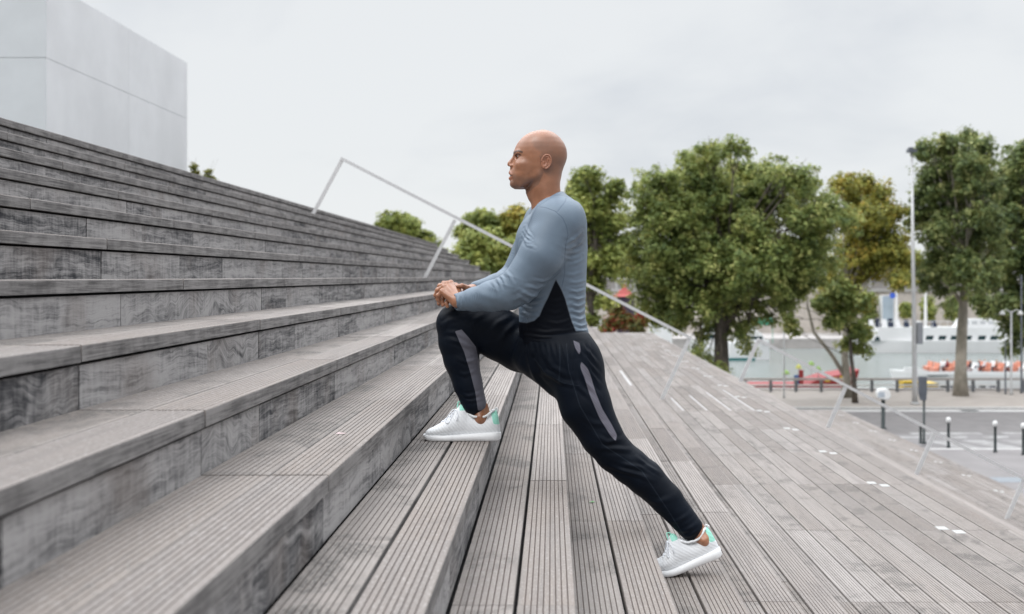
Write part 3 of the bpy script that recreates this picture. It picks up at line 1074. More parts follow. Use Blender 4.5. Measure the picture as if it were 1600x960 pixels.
# ------------------------------------------------------------------ boats
def hull(mb, x0, x1, yc, beam, zw, zt, bow_left=True, bow=6.0, m=0, flare=0.3):
    """boat hull with pointed bow; sections along X"""
    n = 16
    V, F = [], []
    for i in range(n + 1):
        u = i / n
        x = x0 + (x1 - x0) * u
        d = (x - x0) if bow_left else (x1 - x)
        wv = min(1.0, max(0.02, d / bow)) ** 0.55
        lift = 0.35 * max(0, 1 - d / (bow * 1.2)) ** 1.5
        hb = beam / 2 * wv
        V += [(x, yc - hb * (1 - flare * 0.5), zw - 0.5), (x, yc - hb, zt + lift), (x, yc + hb, zt + lift), (x, yc + hb * (1 - flare * 0.5), zw - 0.5)]
    for i in range(n):
        a = i * 4
        for k in range(4):
            b = (k + 1) % 4
            F.append((a + k, a + b, a + b + 4, a + k + 4))
    F.append((0, 3, 2, 1))
    F.append((n * 4, n * 4 + 1, n * 4 + 2, n * 4 + 3))
    # shift the bow rake
    V = [(x - (0.8 if (z > zw and ((bow_left and x < x0 + bow)) ) else 0) * max(0, 1 - (x - x0) / bow), y, z) for x, y, z in V]
    mb.add(V, F, m)


M_BWHITE = mat('white boat paint', (0.80, 0.80, 0.80), 0.35, 0, 0.03, 0.5, coat=0.3)
M_BGLASS = mat('dark boat glass', (0.02, 0.045, 0.05), 0.1)
M_BGREY = mat('pale grey deck paint', (0.48, 0.49, 0.50), 0.6)

# long white cruise boat near the far bank
Yb = 193.0
q = lambda px, py, Y=Yb: P(px, py, Y)
root = thing('river_boat', (q(1460, 550).x, Yb, -11.5), 'long low white cruise boat with a row of dark windows near the far bank', 'boat')
xl, xr = q(1338, 0).x, q(1590, 0).x + 14
mb = MB()
hull(mb, xl, xr, Yb + 2.6, 5.6, -11.5, q(0, 533).z, True, 7)
mb.build('hull', M_BWHITE, root)
mb = MB()
zt_ = q(0, 512).z
zb_ = q(0, 533).z - 0.02
xa, xb = q(1362, 0).x, q(1566, 0).x
yN, yF = Yb + 0.3, Yb + 4.9
v = []
for y_ in (yN, yF):
    v += [(xa, y_, zb_), (xb + 1.6, y_, zb_), (xb, y_, zt_), (xa + 1.3, y_, zt_)]
mb.add(v, [(0, 1, 2, 3), (7, 6, 5, 4), (0, 4, 5, 1), (1, 5, 6, 2), (2, 6, 7, 3), (3, 7, 4, 0)])
mb.build('cabin', M_BWHITE, root)
for px in (1453, 1473, 1492, 1513, 1535, 1554):
    a, b = q(px - 6, 525), q(px + 6, 531.5)
    mb = MB()
    mb.add([(a.x - 0.05, yN - 0.04, b.z), (b.x - 0.1, yN - 0.04, b.z), (b.x + 0.1, yN - 0.04, a.z), (a.x + 0.15, yN - 0.04, a.z),
            (a.x - 0.05, yN + 0.02, b.z), (b.x - 0.1, yN + 0.02, b.z), (b.x + 0.1, yN + 0.02, a.z), (a.x + 0.15, yN + 0.02, a.z)],
           [(0, 1, 2, 3), (0, 4, 5, 1), (1, 5, 6, 2), (2, 6, 7, 3), (3, 7, 4, 0)])
    mb.build('window', M_BGLASS, root)
mb = MB()
a = q(1366, 533)
mb.prism([(a.x, a.z), (a.x + 1.0, a.z), (a.x + 0.75, a.z + 0.65), (a.x + 0.45, a.z + 0.65)], yN - 0.05, yN + 0.02)
mb.build('windscreen', M_BGLASS, root)
mb = MB()
xx = q(1360, 0).x + 1.4
while xx < xb - 0.3:
    mb.box((xx, yN + 0.1, zt_), (xx + 0.06, yN + 0.16, zt_ + 0.85))
    xx += 1.15
mb.box((q(1360, 0).x + 1.4, yN + 0.09, zt_ + 0.85), (xb - 0.2, yN + 0.17, zt_ + 0.93))
mb.build('deck_rail', M_BWHITE, root)
M_BLUE_D = mat('dark blue canvas', (0.02, 0.03, 0.06), 0.7)
pxs = [1366, 1376, 1386, 1396, 1407, 1421, 1440, 1464]
for i, px in enumerate(pxs):
    mb = MB()
    c = q(px, 0).x
    hh = random.uniform(0.9, 1.35)
    mb.box((c - 0.35, Yb + 1.2, zt_ + 0.003), (c + 0.35, Yb + 1.9, zt_ + hh * 0.5))
    mb.box((c - 0.35, Yb + 1.75, zt_ + hh * 0.5), (c + 0.35, Yb + 1.9, zt_ + hh))
    mb.build('deck_seat', M_BLUE_D if i % 2 else M_BWHITE, root)
mb = MB()
mb.prism([(q(1500, 0).x, zt_ + 0.002), (q(1565, 0).x, zt_ + 0.002), (q(1558, 0).x, zt_ + 1.25), (q(1508, 0).x, zt_ + 1.25)], Yb + 1.0, Yb + 4.0)
mb.build('wheelhouse', M_BWHITE, root)
for px in (1513, 1526, 1539, 1552):
    mb = MB()
    c = q(px, 0).x
    mb.box((c - 0.4, Yb + 0.96, zt_ + 0.5), (c + 0.4, Yb + 1.02, zt_ + 1.0))
    mb.build('wheelhouse_window', M_BGREY, root)

# white yacht partly behind the broad tree
Yb = 176.0
root = thing('motor_yacht', (q(1180, 550, Yb).x, Yb, -11.5), 'white motor yacht with stepped cabin and green awning behind the broad tree', 'boat')
mb = MB()
xl, xr = q(1140, 0, Yb).x, q(1205, 0, Yb).x
hull(mb, -0.0 + xl, xr, Yb + 1.6, 3.2, -11.5, q(0, 536, Yb).z, False, 2.5)
mb.build('hull', M_BWHITE, root)
mb = MB()
za = q(0, 536, Yb).z
mb.prism([(q(1150, 0, Yb).x, za), (q(1200, 0, Yb).x, za), (q(1190, 0, Yb).x, q(0, 520, Yb).z), (q(1155, 0, Yb).x, q(0, 520, Yb).z)], Yb + 0.4, Yb + 2.8)
mb.prism([(q(1160, 0, Yb).x, q(0, 520, Yb).z + 0.003), (q(1186, 0, Yb).x, q(0, 520, Yb).z + 0.003), (q(1180, 0, Yb).x, q(0, 506, Yb).z), (q(1163, 0, Yb).x, q(0, 506, Yb).z)], Yb + 0.7, Yb + 2.5)
mb.build('cabin', M_BWHITE, root)
mb = MB()
mb.box((q(1156, 0, Yb).x, Yb + 0.36, q(0, 531, Yb).z), (q(1192, 0, Yb).x, Yb + 0.42, q(0, 526, Yb).z))
mb.build('window_band', M_BGLASS, root)
mb = MB()
mb.box((xl - 0.1, Yb - 0.1, -11.7), (xr - 2.2, Yb + 0.1, -11.15))
mb.build('waterline_band', mat('teal antifouling', (0.03, 0.16, 0.16), 0.5), root)
mb = MB()
a, b = q(1181, 498, Yb), q(1210, 509, Yb)
mb.box((a.x, Yb + 0.9, b.z), (b.x, Yb + 2.2, a.z))
mb.box((a.x + 0.05, Yb + 0.85, b.z - 1.0), (a.x + 0.12, Yb + 0.95, b.z))
mb.box((b.x - 0.12, Yb + 0.85, b.z - 2.4), (b.x - 0.05, Yb + 0.95, b.z))
mb.build('awning', mat('green awning canvas', (0.05, 0.36, 0.25), 0.7), root)

# open-topped sightseeing boat with orange seats
Yb = 128.0
root = thing('sightseeing_boat', (q(1500, 600, Yb).x, Yb, -11.5), 'white open topped tour boat with rows of orange seats and passengers', 'boat')
xl, xr = q(1413, 0, Yb).x, q(1620, 0, Yb).x + 8
mb = MB()
hull(mb, xl, xr, Yb + 2.6, 5.2, -11.5, q(0, 586, Yb).z, True, 5)
mb.build('hull', M_BWHITE, root)
mb = MB()
zg = q(0, 586, Yb).z
mb.prism([(q(1412, 0, Yb).x, zg + 0.3), (q(1450, 0, Yb).x, zg), (xr, zg), (xr, zg + 0.25), (q(1452, 0, Yb).x, zg + 0.32), (q(1436, 0, Yb).x, zg + 0.72), (q(1414, 0, Yb).x, zg + 0.78)], Yb + 0.02, Yb + 0.3)
mb.build('gunwale', M_BWHITE, root)
mb = MB()
mb.box((q(1452, 0, Yb).x, Yb + 0.2, zg - 0.1), (xr, Yb + 5.0, zg + 0.22))
mb.build('deck', M_DGREY, root)
M_ORG = mat('orange plastic seat', (0.58, 0.23, 0.15), 0.5)
xx = q(1462, 0, Yb).x
while xx < q(1612, 0, Yb).x:
    for row_ in range(2):
        mb = MB()
        yy = Yb + 0.55 + row_ * 2.2
        mb.box((xx, yy, zg + 0.222), (xx + 0.5, yy + 1.7, zg + 0.62))
        mb.prism([(xx + 0.42, zg + 0.62), (xx + 0.52, zg + 0.62), (xx + 0.66, zg + 1.12), (xx + 0.56, zg + 1.12)], yy, yy + 1.7)
        mb.build('bench', M_ORG if random.random() < 0.7 else M_BWHITE, root)
    xx += 1.3


def seated(x, y, z, label, top, low=(0.03, 0.03, 0.05), skin=(0.45, 0.28, 0.2)):
    """small distant passenger: one skinned body mesh, seated, facing -X"""
    me = bpy.data.meshes.new('person')
    vs = [(0, 0, 0.12), (0, 0, 0.38), (0, 0, 0.56), (0, 0, 0.66), (0, 0, 0.76), (-0.02, 0, 0.86),
          (0, -0.19, 0.54), (-0.08, -0.22, 0.30), (-0.30, -0.16, 0.24), (0, 0.19, 0.54), (-0.08, 0.22, 0.30), (-0.30, 0.16, 0.24),
          (-0.05, -0.09, 0.09), (-0.42, -0.11, 0.12), (-0.42, -0.11, -0.30), (-0.52, -0.11, -0.33), (-0.05, 0.09, 0.09), (-0.42, 0.11, 0.12), (-0.42, 0.11, -0.30), (-0.52, 0.11, -0.33)]
    ed = [(0, 1), (1, 2), (2, 3), (3, 4), (4, 5), (2, 6), (6, 7), (7, 8), (2, 9), (9, 10), (10, 11), (0, 12), (12, 13), (13, 14), (14, 15), (0, 16), (16, 17), (17, 18), (18, 19)]
    rad = [.14, .13, .14, .055, .095, .09, .065, .045, .035, .065, .045, .035, .085, .07, .045, .04, .085, .07, .045, .04]
    me.from_pydata(vs, ed, [])
    o = bpy.data.objects.new('person', me)
    sc.collection.objects.link(o)
    md = o.modifiers.new('skin', 'SKIN')
    me.skin_vertices.new() if not me.skin_vertices else None
    for i, r in enumerate(rad):
        me.skin_vertices[0].data[i].radius = (r, r)
    me.skin_vertices[0].data[0].use_root = True
    sd = o.modifiers.new('sub', 'SUBSURF')
    sd.levels = sd.render_levels = 1
    m = bpy.data.materials.new('passenger clothing')
    m.use_nodes = True
    t = NT(m.node_tree)
    z_ = t.n('ShaderNodeSeparateXYZ', i_0=t.n('ShaderNodeTexCoord').outputs['Object']).outputs['Z']
    c = t.mix(t.ramp(z_, 0.63, 0.65), t.mix(t.ramp(z_, 0.15, 0.18), low, top), skin)
    t.set(m.node_tree.nodes['Principled BSDF'].inputs['Base Color'], c)
    m.node_tree.nodes['Principled BSDF'].inputs['Roughness'].default_value = 0.8
    me.materials.append(m)
    o.location = (x, y, z)
    tag(o, label, 'person', 'passengers on the tour boat')
    return o


zs = zg + 0.62
for px, dy, top_, lb in ((1478, 0.9, (0.75, 0.75, 0.75), 'leftmost seated passenger in a white top on the orange seats'),
                         (1488, 1.6, (0.25, 0.04, 0.04), 'seated passenger in dark red on the orange seats'),
                         (1521, 0.9, (0.03, 0.03, 0.04), 'seated passenger in black just right of the pale trunk'),
                         (1534, 0.8, (0.05, 0.06, 0.09), 'seated passenger in navy near the middle of the tour boat'),
                         (1547, 1.5, (0.7, 0.7, 0.72), 'seated passenger in pale grey near the middle of the tour boat'),
                         (1562, 0.9, (0.45, 0.2, 0.12), 'seated passenger in brown left of the double armed lamp'),
                         (1587, 1.0, (0.78, 0.78, 0.78), 'seated passenger in white at the right edge of the tour boat')):
    seated(q(px, 0, Yb).x, Yb + dy, zs, lb, top_)

# red and yellow houseboat behind the railing
Yb = 90.0
root = thing('red_boat', (q(1250, 0, Yb).x, Yb, -11.5), 'red boat with yellow and blue panels and an upswept bow behind the railing', 'boat')
M_RED = mat('red boat paint', (0.26, 0.022, 0.022), 0.55)
M_YELP = mat('yellow paint', (0.62, 0.42, 0.03), 0.45)
M_BLU = mat('blue paint', (0.03, 0.09, 0.25), 0.45)
mb = MB()
xl, xr = q(1175, 0, Yb).x, q(1300, 0, Yb).x
zt1 = q(0, 603, Yb).z
mb.prism([(xl, -11.9), (xr, -11.9), (q(1338, 0, Yb).x, q(0, 598, Yb).z), (q(1343, 0, Yb).x, q(0, 578, Yb).z), (q(1330, 0, Yb).x, q(0, 583, Yb).z), (q(1290, 0, Yb).x, q(0, 590, Yb).z),
          (q(1272, 0, Yb).x, q(0, 596, Yb).z), (q(1262, 0, Yb).x, zt1), (xl, zt1)], Yb, Yb + 3.6)
mb.build('hull', M_RED, root)
for i, px in enumerate((1192, 1203, 1214, 1226, 1243, 1255, 1264)):
    mb = MB()
    a, b = q(px - 3.6, 606, Yb), q(px + 3.6, 616, Yb)
    mb.box((a.x, Yb - 0.05, b.z - 0.3), (b.x, Yb - 0.002, a.z))
    mb.build('side_panel', (M_YELP, M_RED, M_YELP, M_DGREY, M_YELP, M_BLU, M_BLU)[i], root)
for px, py in ((1293, 594), (1304, 592), (1316, 590)):
    a = q(px, py, Yb)
    mb = MB()
    mb.box((a.x - 0.16, Yb - 0.03, a.z - 0.12), (a.x + 0.16, Yb - 0.002, a.z + 0.1))
    mb.build('bow_ornament', M_YELP, root)

for px, m_ in ((1246, M_BLU), (1253.5, M_RED)):
    a, b = q(px - 3.3, 579, Yb), q(px + 3.3, 603, Yb)
    mb = MB()
    mb.box((a.x, Yb + 0.3, b.z), (b.x, Yb + 0.5, a.z - (0.35 if m_ is M_BLU else 0)))
    if m_ is M_BLU:
        mb.box((a.x, Yb + 0.28, b.z), (b.x, Yb + 0.52, b.z + 0.6))
    mb.build('banner', m_, root)
mb = MB()
mb.box((xl, Yb - 0.08, q(0, 605.5, Yb).z), (xr, Yb + 0.0, zt1 + 0.01))
mb.build('gunwale', M_RED, root)
M_UMB = mat('pale green parasol canvas', (0.22, 0.34, 0.10), 0.8)
for px, py, w_, lb in ((1233, 582, 6.5, 'green parasol on the red boat, leftmost and lowest'), (1253, 573, 5, 'yellow green parasol above the blue and red banners'),
                       (1273, 568, 5.5, 'green parasol on the red boat right of the banners'), (1284, 576, 5, 'rightmost green parasol near the red bow')):
    a = q(px, py, Yb)
    root = thing('parasol', (a.x, Yb + 1.2, zt1), lb, 'parasol', 'parasols on the red boat')
    mb = MB()
    mb.tube([(a.x, Yb + 1.2, zt1 - 0.1), (a.x, Yb + 1.2, a.z)], 0.025, 6)
    mb.build('pole', M_GREY, root)
    mb = MB()
    rw = w_ * Yb / FPX
    mb.lathe((a.x, Yb + 1.2, a.z - 0.22), [(rw, 0), (rw * 0.98, 0.03), (rw * 0.72, 0.17), (rw * 0.35, 0.27), (0.02, 0.31)], 10)
    mb.build('canopy', M_UMB if px != 1253 else mat('yellow green parasol canvas', (0.42, 0.42, 0.10), 0.8), root)

# yellow, blue and white work boat behind the mast foot
Yb = 88.0
root = thing('work_boat', (q(1445, 0, Yb).x, Yb, -11.5), 'moored work boat with a yellow, black and white cabin behind the railing', 'boat')
mb = MB()
hull(mb, q(1405, 0, Yb).x, q(1560, 0, Yb).x, Yb + 1.5, 3.0, -11.5, q(0, 626, Yb).z, True, 2)
mb.build('hull', M_BLU, root)
mb = MB()
a, b = q(1414, 596, Yb), q(1432, 626, Yb)
mb.box((a.x, Yb + 0.3, b.z - 0.1), (b.x, Yb + 2.2, a.z))
a, b = q(1446, 600, Yb), q(1468, 626, Yb)
mb.box((a.x, Yb + 0.3, b.z - 0.1), (b.x, Yb + 2.2, a.z))
mb.build('cabin', M_YELP, root)
for y0_, y1_, m_ in ((600, 602, M_BLACK), (606, 609, M_BLU), (612, 614, M_BWHITE)):
    a, b = q(1413, y0_, Yb), q(1469, y1_, Yb)
    mb = MB()
    mb.box((a.x, Yb + 0.24, b.z), (b.x, Yb + 0.298, a.z))
    mb.build('stripe', m_, root)
for i, px in enumerate((1478, 1492, 1508, 1524, 1540, 1556)):
    a = q(px, 606, Yb)
    mb = MB()
    mb.box((a.x - 0.2, Yb + 0.3, q(0, 626, Yb).z - 0.1), (a.x + 0.2, Yb + 0.9, a.z))
    mb.box((a.x - 0.13, Yb + 0.4, a.z), (a.x + 0.13, Yb + 0.8, a.z + 0.12))
    mb.build('engine_cover', M_DGREY if i % 2 else M_BLACK, root)
a, b = q(1474, 612, Yb), q(1562, 616, Yb)
mb = MB()
mb.box((a.x, Yb + 0.2, b.z), (b.x, Yb + 0.27, a.z))
mb.build('side_rail', M_BWHITE, root)

# red roofed floating pavilion, left of the broad tree
Yb = 112.0
root = thing('pavilion', (q(978, 0, Yb).x, Yb, -11.5), 'floating pavilion with a tiered red tiled roof beyond the far landing', 'pavilion')
mb = MB()
a, b = q(945, 520, Yb), q(1010, 560, Yb)
mb.box((a.x, Yb, -11.9), (b.x, Yb + 4, b.z + 2))
mb.build('pontoon', M_BWHITE, root)
mb = MB()
a, b = q(966, 463, Yb), q(992, 530, Yb)
mb.box((a.x, Yb + 0.6, q(0, 550, Yb).z), (b.x, Yb + 2.4, a.z))
mb.build('wall', mat('dark pavilion wall', (0.05, 0.035, 0.06), 0.6), root)
M_ROOF = mat('coral red roof tiles', (0.40, 0.075, 0.065), 0.6)
for (wd, yb_, yt_, wt_) in ((38, 464, 454, 16), (11, 454, 445, 4)):
    c = q(977, 0, Yb).x
    k_ = Yb / FPX
    zb1, zt1_ = q(0, yb_, Yb).z, q(0, yt_, Yb).z
    yc = Yb + 1.5
    V = []
    for (w1, z1) in ((wd / 2 * k_, zb1), (wd / 2 * k_ * 0.62, zb1 + (zt1_ - zb1) * 0.42), (wt_ / 2 * k_, zt1_)):
        V += [(c - w1, yc - w1, z1), (c + w1, yc - w1, z1), (c + w1, yc + w1, z1), (c - w1, yc + w1, z1)]
    F = [(3, 2, 1, 0), (8, 9, 10, 11)]
    for l in (0, 4):
        for k in range(4):
            F.append((l + k, l + (k + 1) % 4, l + 4 + (k + 1) % 4, l + 4 + k))
    mb = MB()
    mb.add(V, F)
    mb.build('roof', M_ROOF, root)

# white boats glimpsed left of the broad tree
for (x0_, x1_, yt_, Yb, lb) in ((905, 952, 500, 150, 'white boat glimpsed just behind the man\'s hip'), (1000, 1060, 492, 165, 'white boat glimpsed between pavilion and broad tree'),
                                (1085, 1145, 505, 185, 'white boat glimpsed through the leaves of the broad tree')):
    root = thing('moored_boat', (q(x0_, 0, Yb).x + 2, Yb, -11.5), lb, 'boat', 'white boats moored left of the broad tree')
    mb = MB()
    hull(mb, q(x0_, 0, Yb).x, q(x1_, 0, Yb).x, Yb + 1.5, 3, -11.5, -9.4, True, 2.0)
    mb.build('hull', M_BWHITE, root)
    mb = MB()
    xa, xb = q(x0_ + 10, 0, Yb).x, q(x1_ - 8, 0, Yb).x
    mb.prism([(xa, -9.42), (xb, -9.42), (xb - 0.4, q(0, yt_, Yb).z), (xa + 0.7, q(0, yt_, Yb).z)], Yb + 0.4, Yb + 2.6)
    mb.build('cabin', M_BWHITE, root)
    mb = MB()
    mb.box((xa + 0.6, Yb + 0.34, -8.9), (xb - 0.5, Yb + 0.398, -8.3))
    mb.build('window_band', M_BGLASS, root)

# kiosk and pylons on the far quay
Yb = 216.0
a, b = q(1379, 463, Yb), q(1396, 530, Yb)
root = thing('glass_kiosk', (a.x, Yb, -9.9), 'tall blue grey glass box on the far quay beside a white pylon', 'kiosk')
mb = MB()
mb.box((a.x, Yb, -9.9), (b.x, Yb + 2, a.z))
mb.build('glass', mat('blue grey glazing', (0.34, 0.41, 0.46), 0.25, 0, 0.1, 0.4), root)
mb = MB()
mb.box((a.x - 0.12, Yb - 0.06, -9.9), (a.x, Yb + 2.05, a.z + 0.1))
mb.box((b.x, Yb - 0.06, -9.9), (b.x + 0.1, Yb + 2.05, a.z + 0.1))
mb.box((a.x, Yb - 0.06, a.z + 0.003), (b.x, Yb + 2.05, a.z + 0.1))
mb.build('frame', M_SEAM, root)
for (px, py, lb) in ((1400.5, 455, 'white pylon on the far quay with a blue emblem board'), (1446, 457, 'plain white pylon on the far quay right of the lamp mast')):
    a = q(px, py, Yb - 1)
    root = thing('pylon', (a.x, Yb - 1, -9.9), lb, 'pylon')
    mb = MB()
    mb.add([(a.x - 0.28, Yb - 1.25, -9.9), (a.x + 0.28, Yb - 1.25, -9.9), (a.x + 0.28, Yb - 0.75, -9.9), (a.x - 0.28, Yb - 0.75, -9.9),
            (a.x - 0.16, Yb - 1.15, a.z), (a.x + 0.16, Yb - 1.15, a.z), (a.x + 0.16, Yb - 0.85, a.z), (a.x - 0.16, Yb - 0.85, a.z)],
           [(0, 3, 2, 1), (4, 5, 6, 7), (0, 1, 5, 4), (1, 2, 6, 5), (2, 3, 7, 6), (3, 0, 4, 7)])
    mb.build('shaft', M_WHITE, root)
    if px < 1410:
        c = q(1394, 462, Yb - 1)
        mb = MB()
        mb.tube([(c.x, Yb - 1.3, c.z), (c.x, Yb - 1.22, c.z)], 0.5, 14)
        mb.box((c.x, Yb - 1.28, c.z - 0.1), (a.x - 0.1, Yb - 1.2, c.z + 0.1))
        mb.build('emblem_board', mat('blue emblem', (0.05, 0.12, 0.55), 0.5), root)

# small litter on the steps
x, y = 0.173, 5.48
mb = MB()
mb.add([(x - 0.014, y, Zt(6) + 0.002), (x - 0.003, y - 0.009, Zt(6) + 0.006), (x + 0.014, y + 0.004, Zt(6) + 0.003), (x + 0.002, y + 0.012, Zt(6) + 0.007)], [(0, 1, 2, 3)])
mb.add([(x + 0.014, y + 0.004, Zt(6) + 0.003), (x + 0.015, y + 0.0055, Zt(6) + 0.003), (x + 0.026, y + 0.010, Zt(6) + 0.0015)], [(0, 1, 2)])
tag(mb.build('leaf', mat('fresh green leaf', (0.10, 0.30, 0.09), 0.6)), 'tiny bright green leaf lying on a tread behind the front foot', 'leaf')
x, y = -0.653, 3.97
mb = MB()
mb.add([(x - 0.018, y - 0.004, Zt(3) + 0.002), (x + 0.012, y - 0.008, Zt(3) + 0.003), (x + 0.017, y + 0.006, Zt(3) + 0.002), (x - 0.010, y + 0.009, Zt(3) + 0.005)], [(0, 1, 2, 3)])
tag(mb.build('petal', mat('pale pink petal', (0.55, 0.42, 0.42), 0.6)), 'small pale pink petal on the tread left of the front foot', 'petal')
# ------------------------------------------------------------------ the man: signed distance shapes meshed with surface nets
class SDF:
    def __init__(self, lo, hi, h):
        self.h = h
        self.lo = np.array(lo, float)
        self.n = np.ceil((np.array(hi) - self.lo) / h).astype(int) + 1
        self.D = np.full(self.n, 1.0, np.float32)

    def region(self, a, b):
        i0 = np.clip(np.floor((np.minimum(a, b) - self.lo) / self.h).astype(int), 0, self.n)
        i1 = np.clip(np.ceil((np.maximum(a, b) - self.lo) / self.h).astype(int) + 1, 0, self.n)
        sl = tuple(slice(p, q) for p, q in zip(i0, i1))
        ax = [self.lo[i] + self.h * np.arange(i0[i], i1[i]) for i in range(3)]
        return sl, np.meshgrid(*ax, indexing='ij', sparse=True)

    def union(self, sl, d, k):
        A = self.D[sl]
        if k <= 0:
            self.D[sl] = np.minimum(A, d)
            return
        hh = np.clip(0.5 + 0.5 * (A - d) / k, 0, 1)
        self.D[sl] = A * (1 - hh) + d * hh - k * hh * (1 - hh)

    def cut(self, sl, d, k):
        A = self.D[sl]
        hh = np.clip(0.5 - 0.5 * (A + d) / k, 0, 1)
        self.D[sl] = A * (1 - hh) - d * hh + k * hh * (1 - hh)

    def cone(self, a, ra, b, rb, k=0.02, cut=False):
        a, b = np.array(a, float), np.array(b, float)
        m = max(ra, rb) + k + 3 * self.h
        sl, (X, Y, Z) = self.region(np.minimum(a, b) - m, np.maximum(a, b) + m)
        ba = b - a
        L = max(1e-9, ba @ ba)
        t = np.clip(((X - a[0]) * ba[0] + (Y - a[1]) * ba[1] + (Z - a[2]) * ba[2]) / L, 0, 1)
        d = np.sqrt((X - a[0] - ba[0] * t) ** 2 + (Y - a[1] - ba[1] * t) ** 2 + (Z - a[2] - ba[2] * t) ** 2) - (ra + (rb - ra) * t)
        (self.cut if cut else self.union)(sl, d.astype(np.float32), k)

    def chain(self, pts, rad, k=0.02):
        for i in range(len(pts) - 1):
            self.cone(pts[i], rad[i], pts[i + 1], rad[i + 1], k if i == 0 else min(k, 0.012))

    def ell(self, c, r, k=0.02, rot=None, cut=False):
        c, r = np.array(c, float), np.array(r, float)
        m = r.max() + k + 3 * self.h
        sl, (X, Y, Z) = self.region(c - m, c + m)
        x, y, z = X - c[0], Y - c[1], Z - c[2]
        if rot is not None:
            M = np.array(rot)
            x, y, z = (M[0, 0] * x + M[0, 1] * y + M[0, 2] * z, M[1, 0] * x + M[1, 1] * y + M[1, 2] * z, M[2, 0] * x + M[2, 1] * y + M[2, 2] * z)
        k0 = np.sqrt((x / r[0]) ** 2 + (y / r[1]) ** 2 + (z / r[2]) ** 2)
        k1 = np.sqrt((x / r[0] ** 2) ** 2 + (y / r[1] ** 2) ** 2 + (z / r[2] ** 2) ** 2) + 1e-9
        d = k0 * (k0 - 1.0) / k1
        (self.cut if cut else self.union)(sl, d.astype(np.float32), k)

    def slices(self, rows, Yc, k=0.02, p=2.2, s=None, skew=0.0):
        """rows: (py, front px, back px, half width m[, Y centre]) stacked vertically; superellipse sections"""
        s = s or Yc / FPX
        rows = sorted(rows, key=lambda r: -r[0])
        zz = np.array([-(r[0] - CY) * s for r in rows])
        f = np.array([(r[1] - CX) * s for r in rows])
        b = np.array([(r[2] - CX) * s for r in rows])
        w = np.array([r[3] for r in rows])
        yc = np.array([r[4] if len(r) > 4 else Yc for r in rows])
        m = k + 3 * self.h
        sl, (X, Y, Z) = self.region((f.min() - m, (yc - w).min() - m, zz.min() - m), (b.max() + m, (yc + w).max() + m, zz.max() + m))
        z1 = Z[0, 0]

        zf = np.linspace(zz.min(), zz.max(), 160)
        wl = max(3, int(round(0.016 / (zf[1] - zf[0])))) | 1
        ker = np.hanning(wl + 2)[1:-1]
        ker /= ker.sum()

        def sm(v):
            vf = np.interp(zf, zz, v)
            pad = np.concatenate([2 * vf[0] - vf[wl // 2:0:-1], vf, 2 * vf[-1] - vf[-2:-wl // 2 - 1:-1]])
            return np.interp(z1, zf, np.convolve(pad, ker, 'valid')[:len(zf)])[None, None, :]
        F, B, W, C = sm(f), sm(b), sm(w), sm(yc)
        cx = (F + B) / 2 + skew * (B - F)
        ax = np.where(X < cx, cx - F, B - cx)
        ux, uy = np.abs(X - cx) / ax, np.abs(Y - C) / W
        g = (ux ** p + uy ** p) ** (1 / p)
        d = (g - 1) * np.minimum(np.minimum(ax, W), 0.09)
        over = np.maximum(np.maximum(Z - zz.max(), zz.min() - Z), 0)
        d = np.where(over > 0, np.sqrt(np.maximum(d, 0) ** 2 + over ** 2), d)
        self.union(sl, d.astype(np.float32), k)

    def smooth(self, it=1):
        D = self.D
        for _ in range(it):
            for ax in range(3):
                D = 0.5 * D + 0.25 * (np.roll(D, 1, ax) + np.roll(D, -1, ax))
        self.D = D

    def mesh(self):
        D = self.D
        S = D < 0
        nx, ny, nz = D.shape
        
        cnt = np.zeros((nx - 1, ny - 1, nz - 1), np.int8)
        for dx in (0, 1):
            for dy in (0, 1):
                for dz in (0, 1):
                    cnt += S[dx:nx - 1 + dx, dy:ny - 1 + dy, dz:nz - 1 + dz]
        act = np.argwhere((cnt > 0) & (cnt < 8))
        idx = np.full((nx - 1, ny - 1, nz - 1), -1, np.int32)
        idx[tuple(act.T)] = np.arange(len(act))
        acc = np.zeros((len(act), 3))
        num = np.zeros(len(act))
        corners = [(i, j, k) for i in (0, 1) for j in (0, 1) for k in (0, 1)]
        for a in corners:
            for b in corners:
                if sum(abs(p - q) for p, q in zip(a, b)) != 1 or a > b:
                    continue
                da = D[act[:, 0] + a[0], act[:, 1] + a[1], act[:, 2] + a[2]]
                db = D[act[:, 0] + b[0], act[:, 1] + b[1], act[:, 2] + b[2]]
                mk = (da < 0) != (db < 0)
                t = np.where(mk, da / np.where(mk, da - db, 1), 0)
                p = np.array(a)[None] + (np.array(b) - np.array(a))[None] * t[:, None]
                acc += p * mk[:, None]
                num += mk
        V = (act + acc / num[:, None]) * self.h + self.lo
        F = []
        for ax in range(3):
            u, v = (ax + 1) % 3, (ax + 2) % 3
            s0 = [slice(None)] * 3
            s1 = [slice(None)] * 3
            s0[ax], s1[ax] = slice(0, -1), slice(1, None)
            ch = S[tuple(s0)] != S[tuple(s1)]
            e = np.argwhere(ch)
            e = e[(e[:, u] > 0) & (e[:, v] > 0) & (e[:, u] < D.shape[u] - 1) & (e[:, v] < D.shape[v] - 1)]
            ins = S[tuple(e.T)]
            q = []
            for du, dv in ((0, 0), (-1, 0), (-1, -1), (0, -1)):
                g = e.copy()
                g[:, u] += du
                g[:, v] += dv
                q.append(idx[tuple(g.T)])
            q = np.stack(q, 1)
            q[~ins] = q[~ins][:, ::-1]
            F.append(q)
        return V, np.concatenate(F)


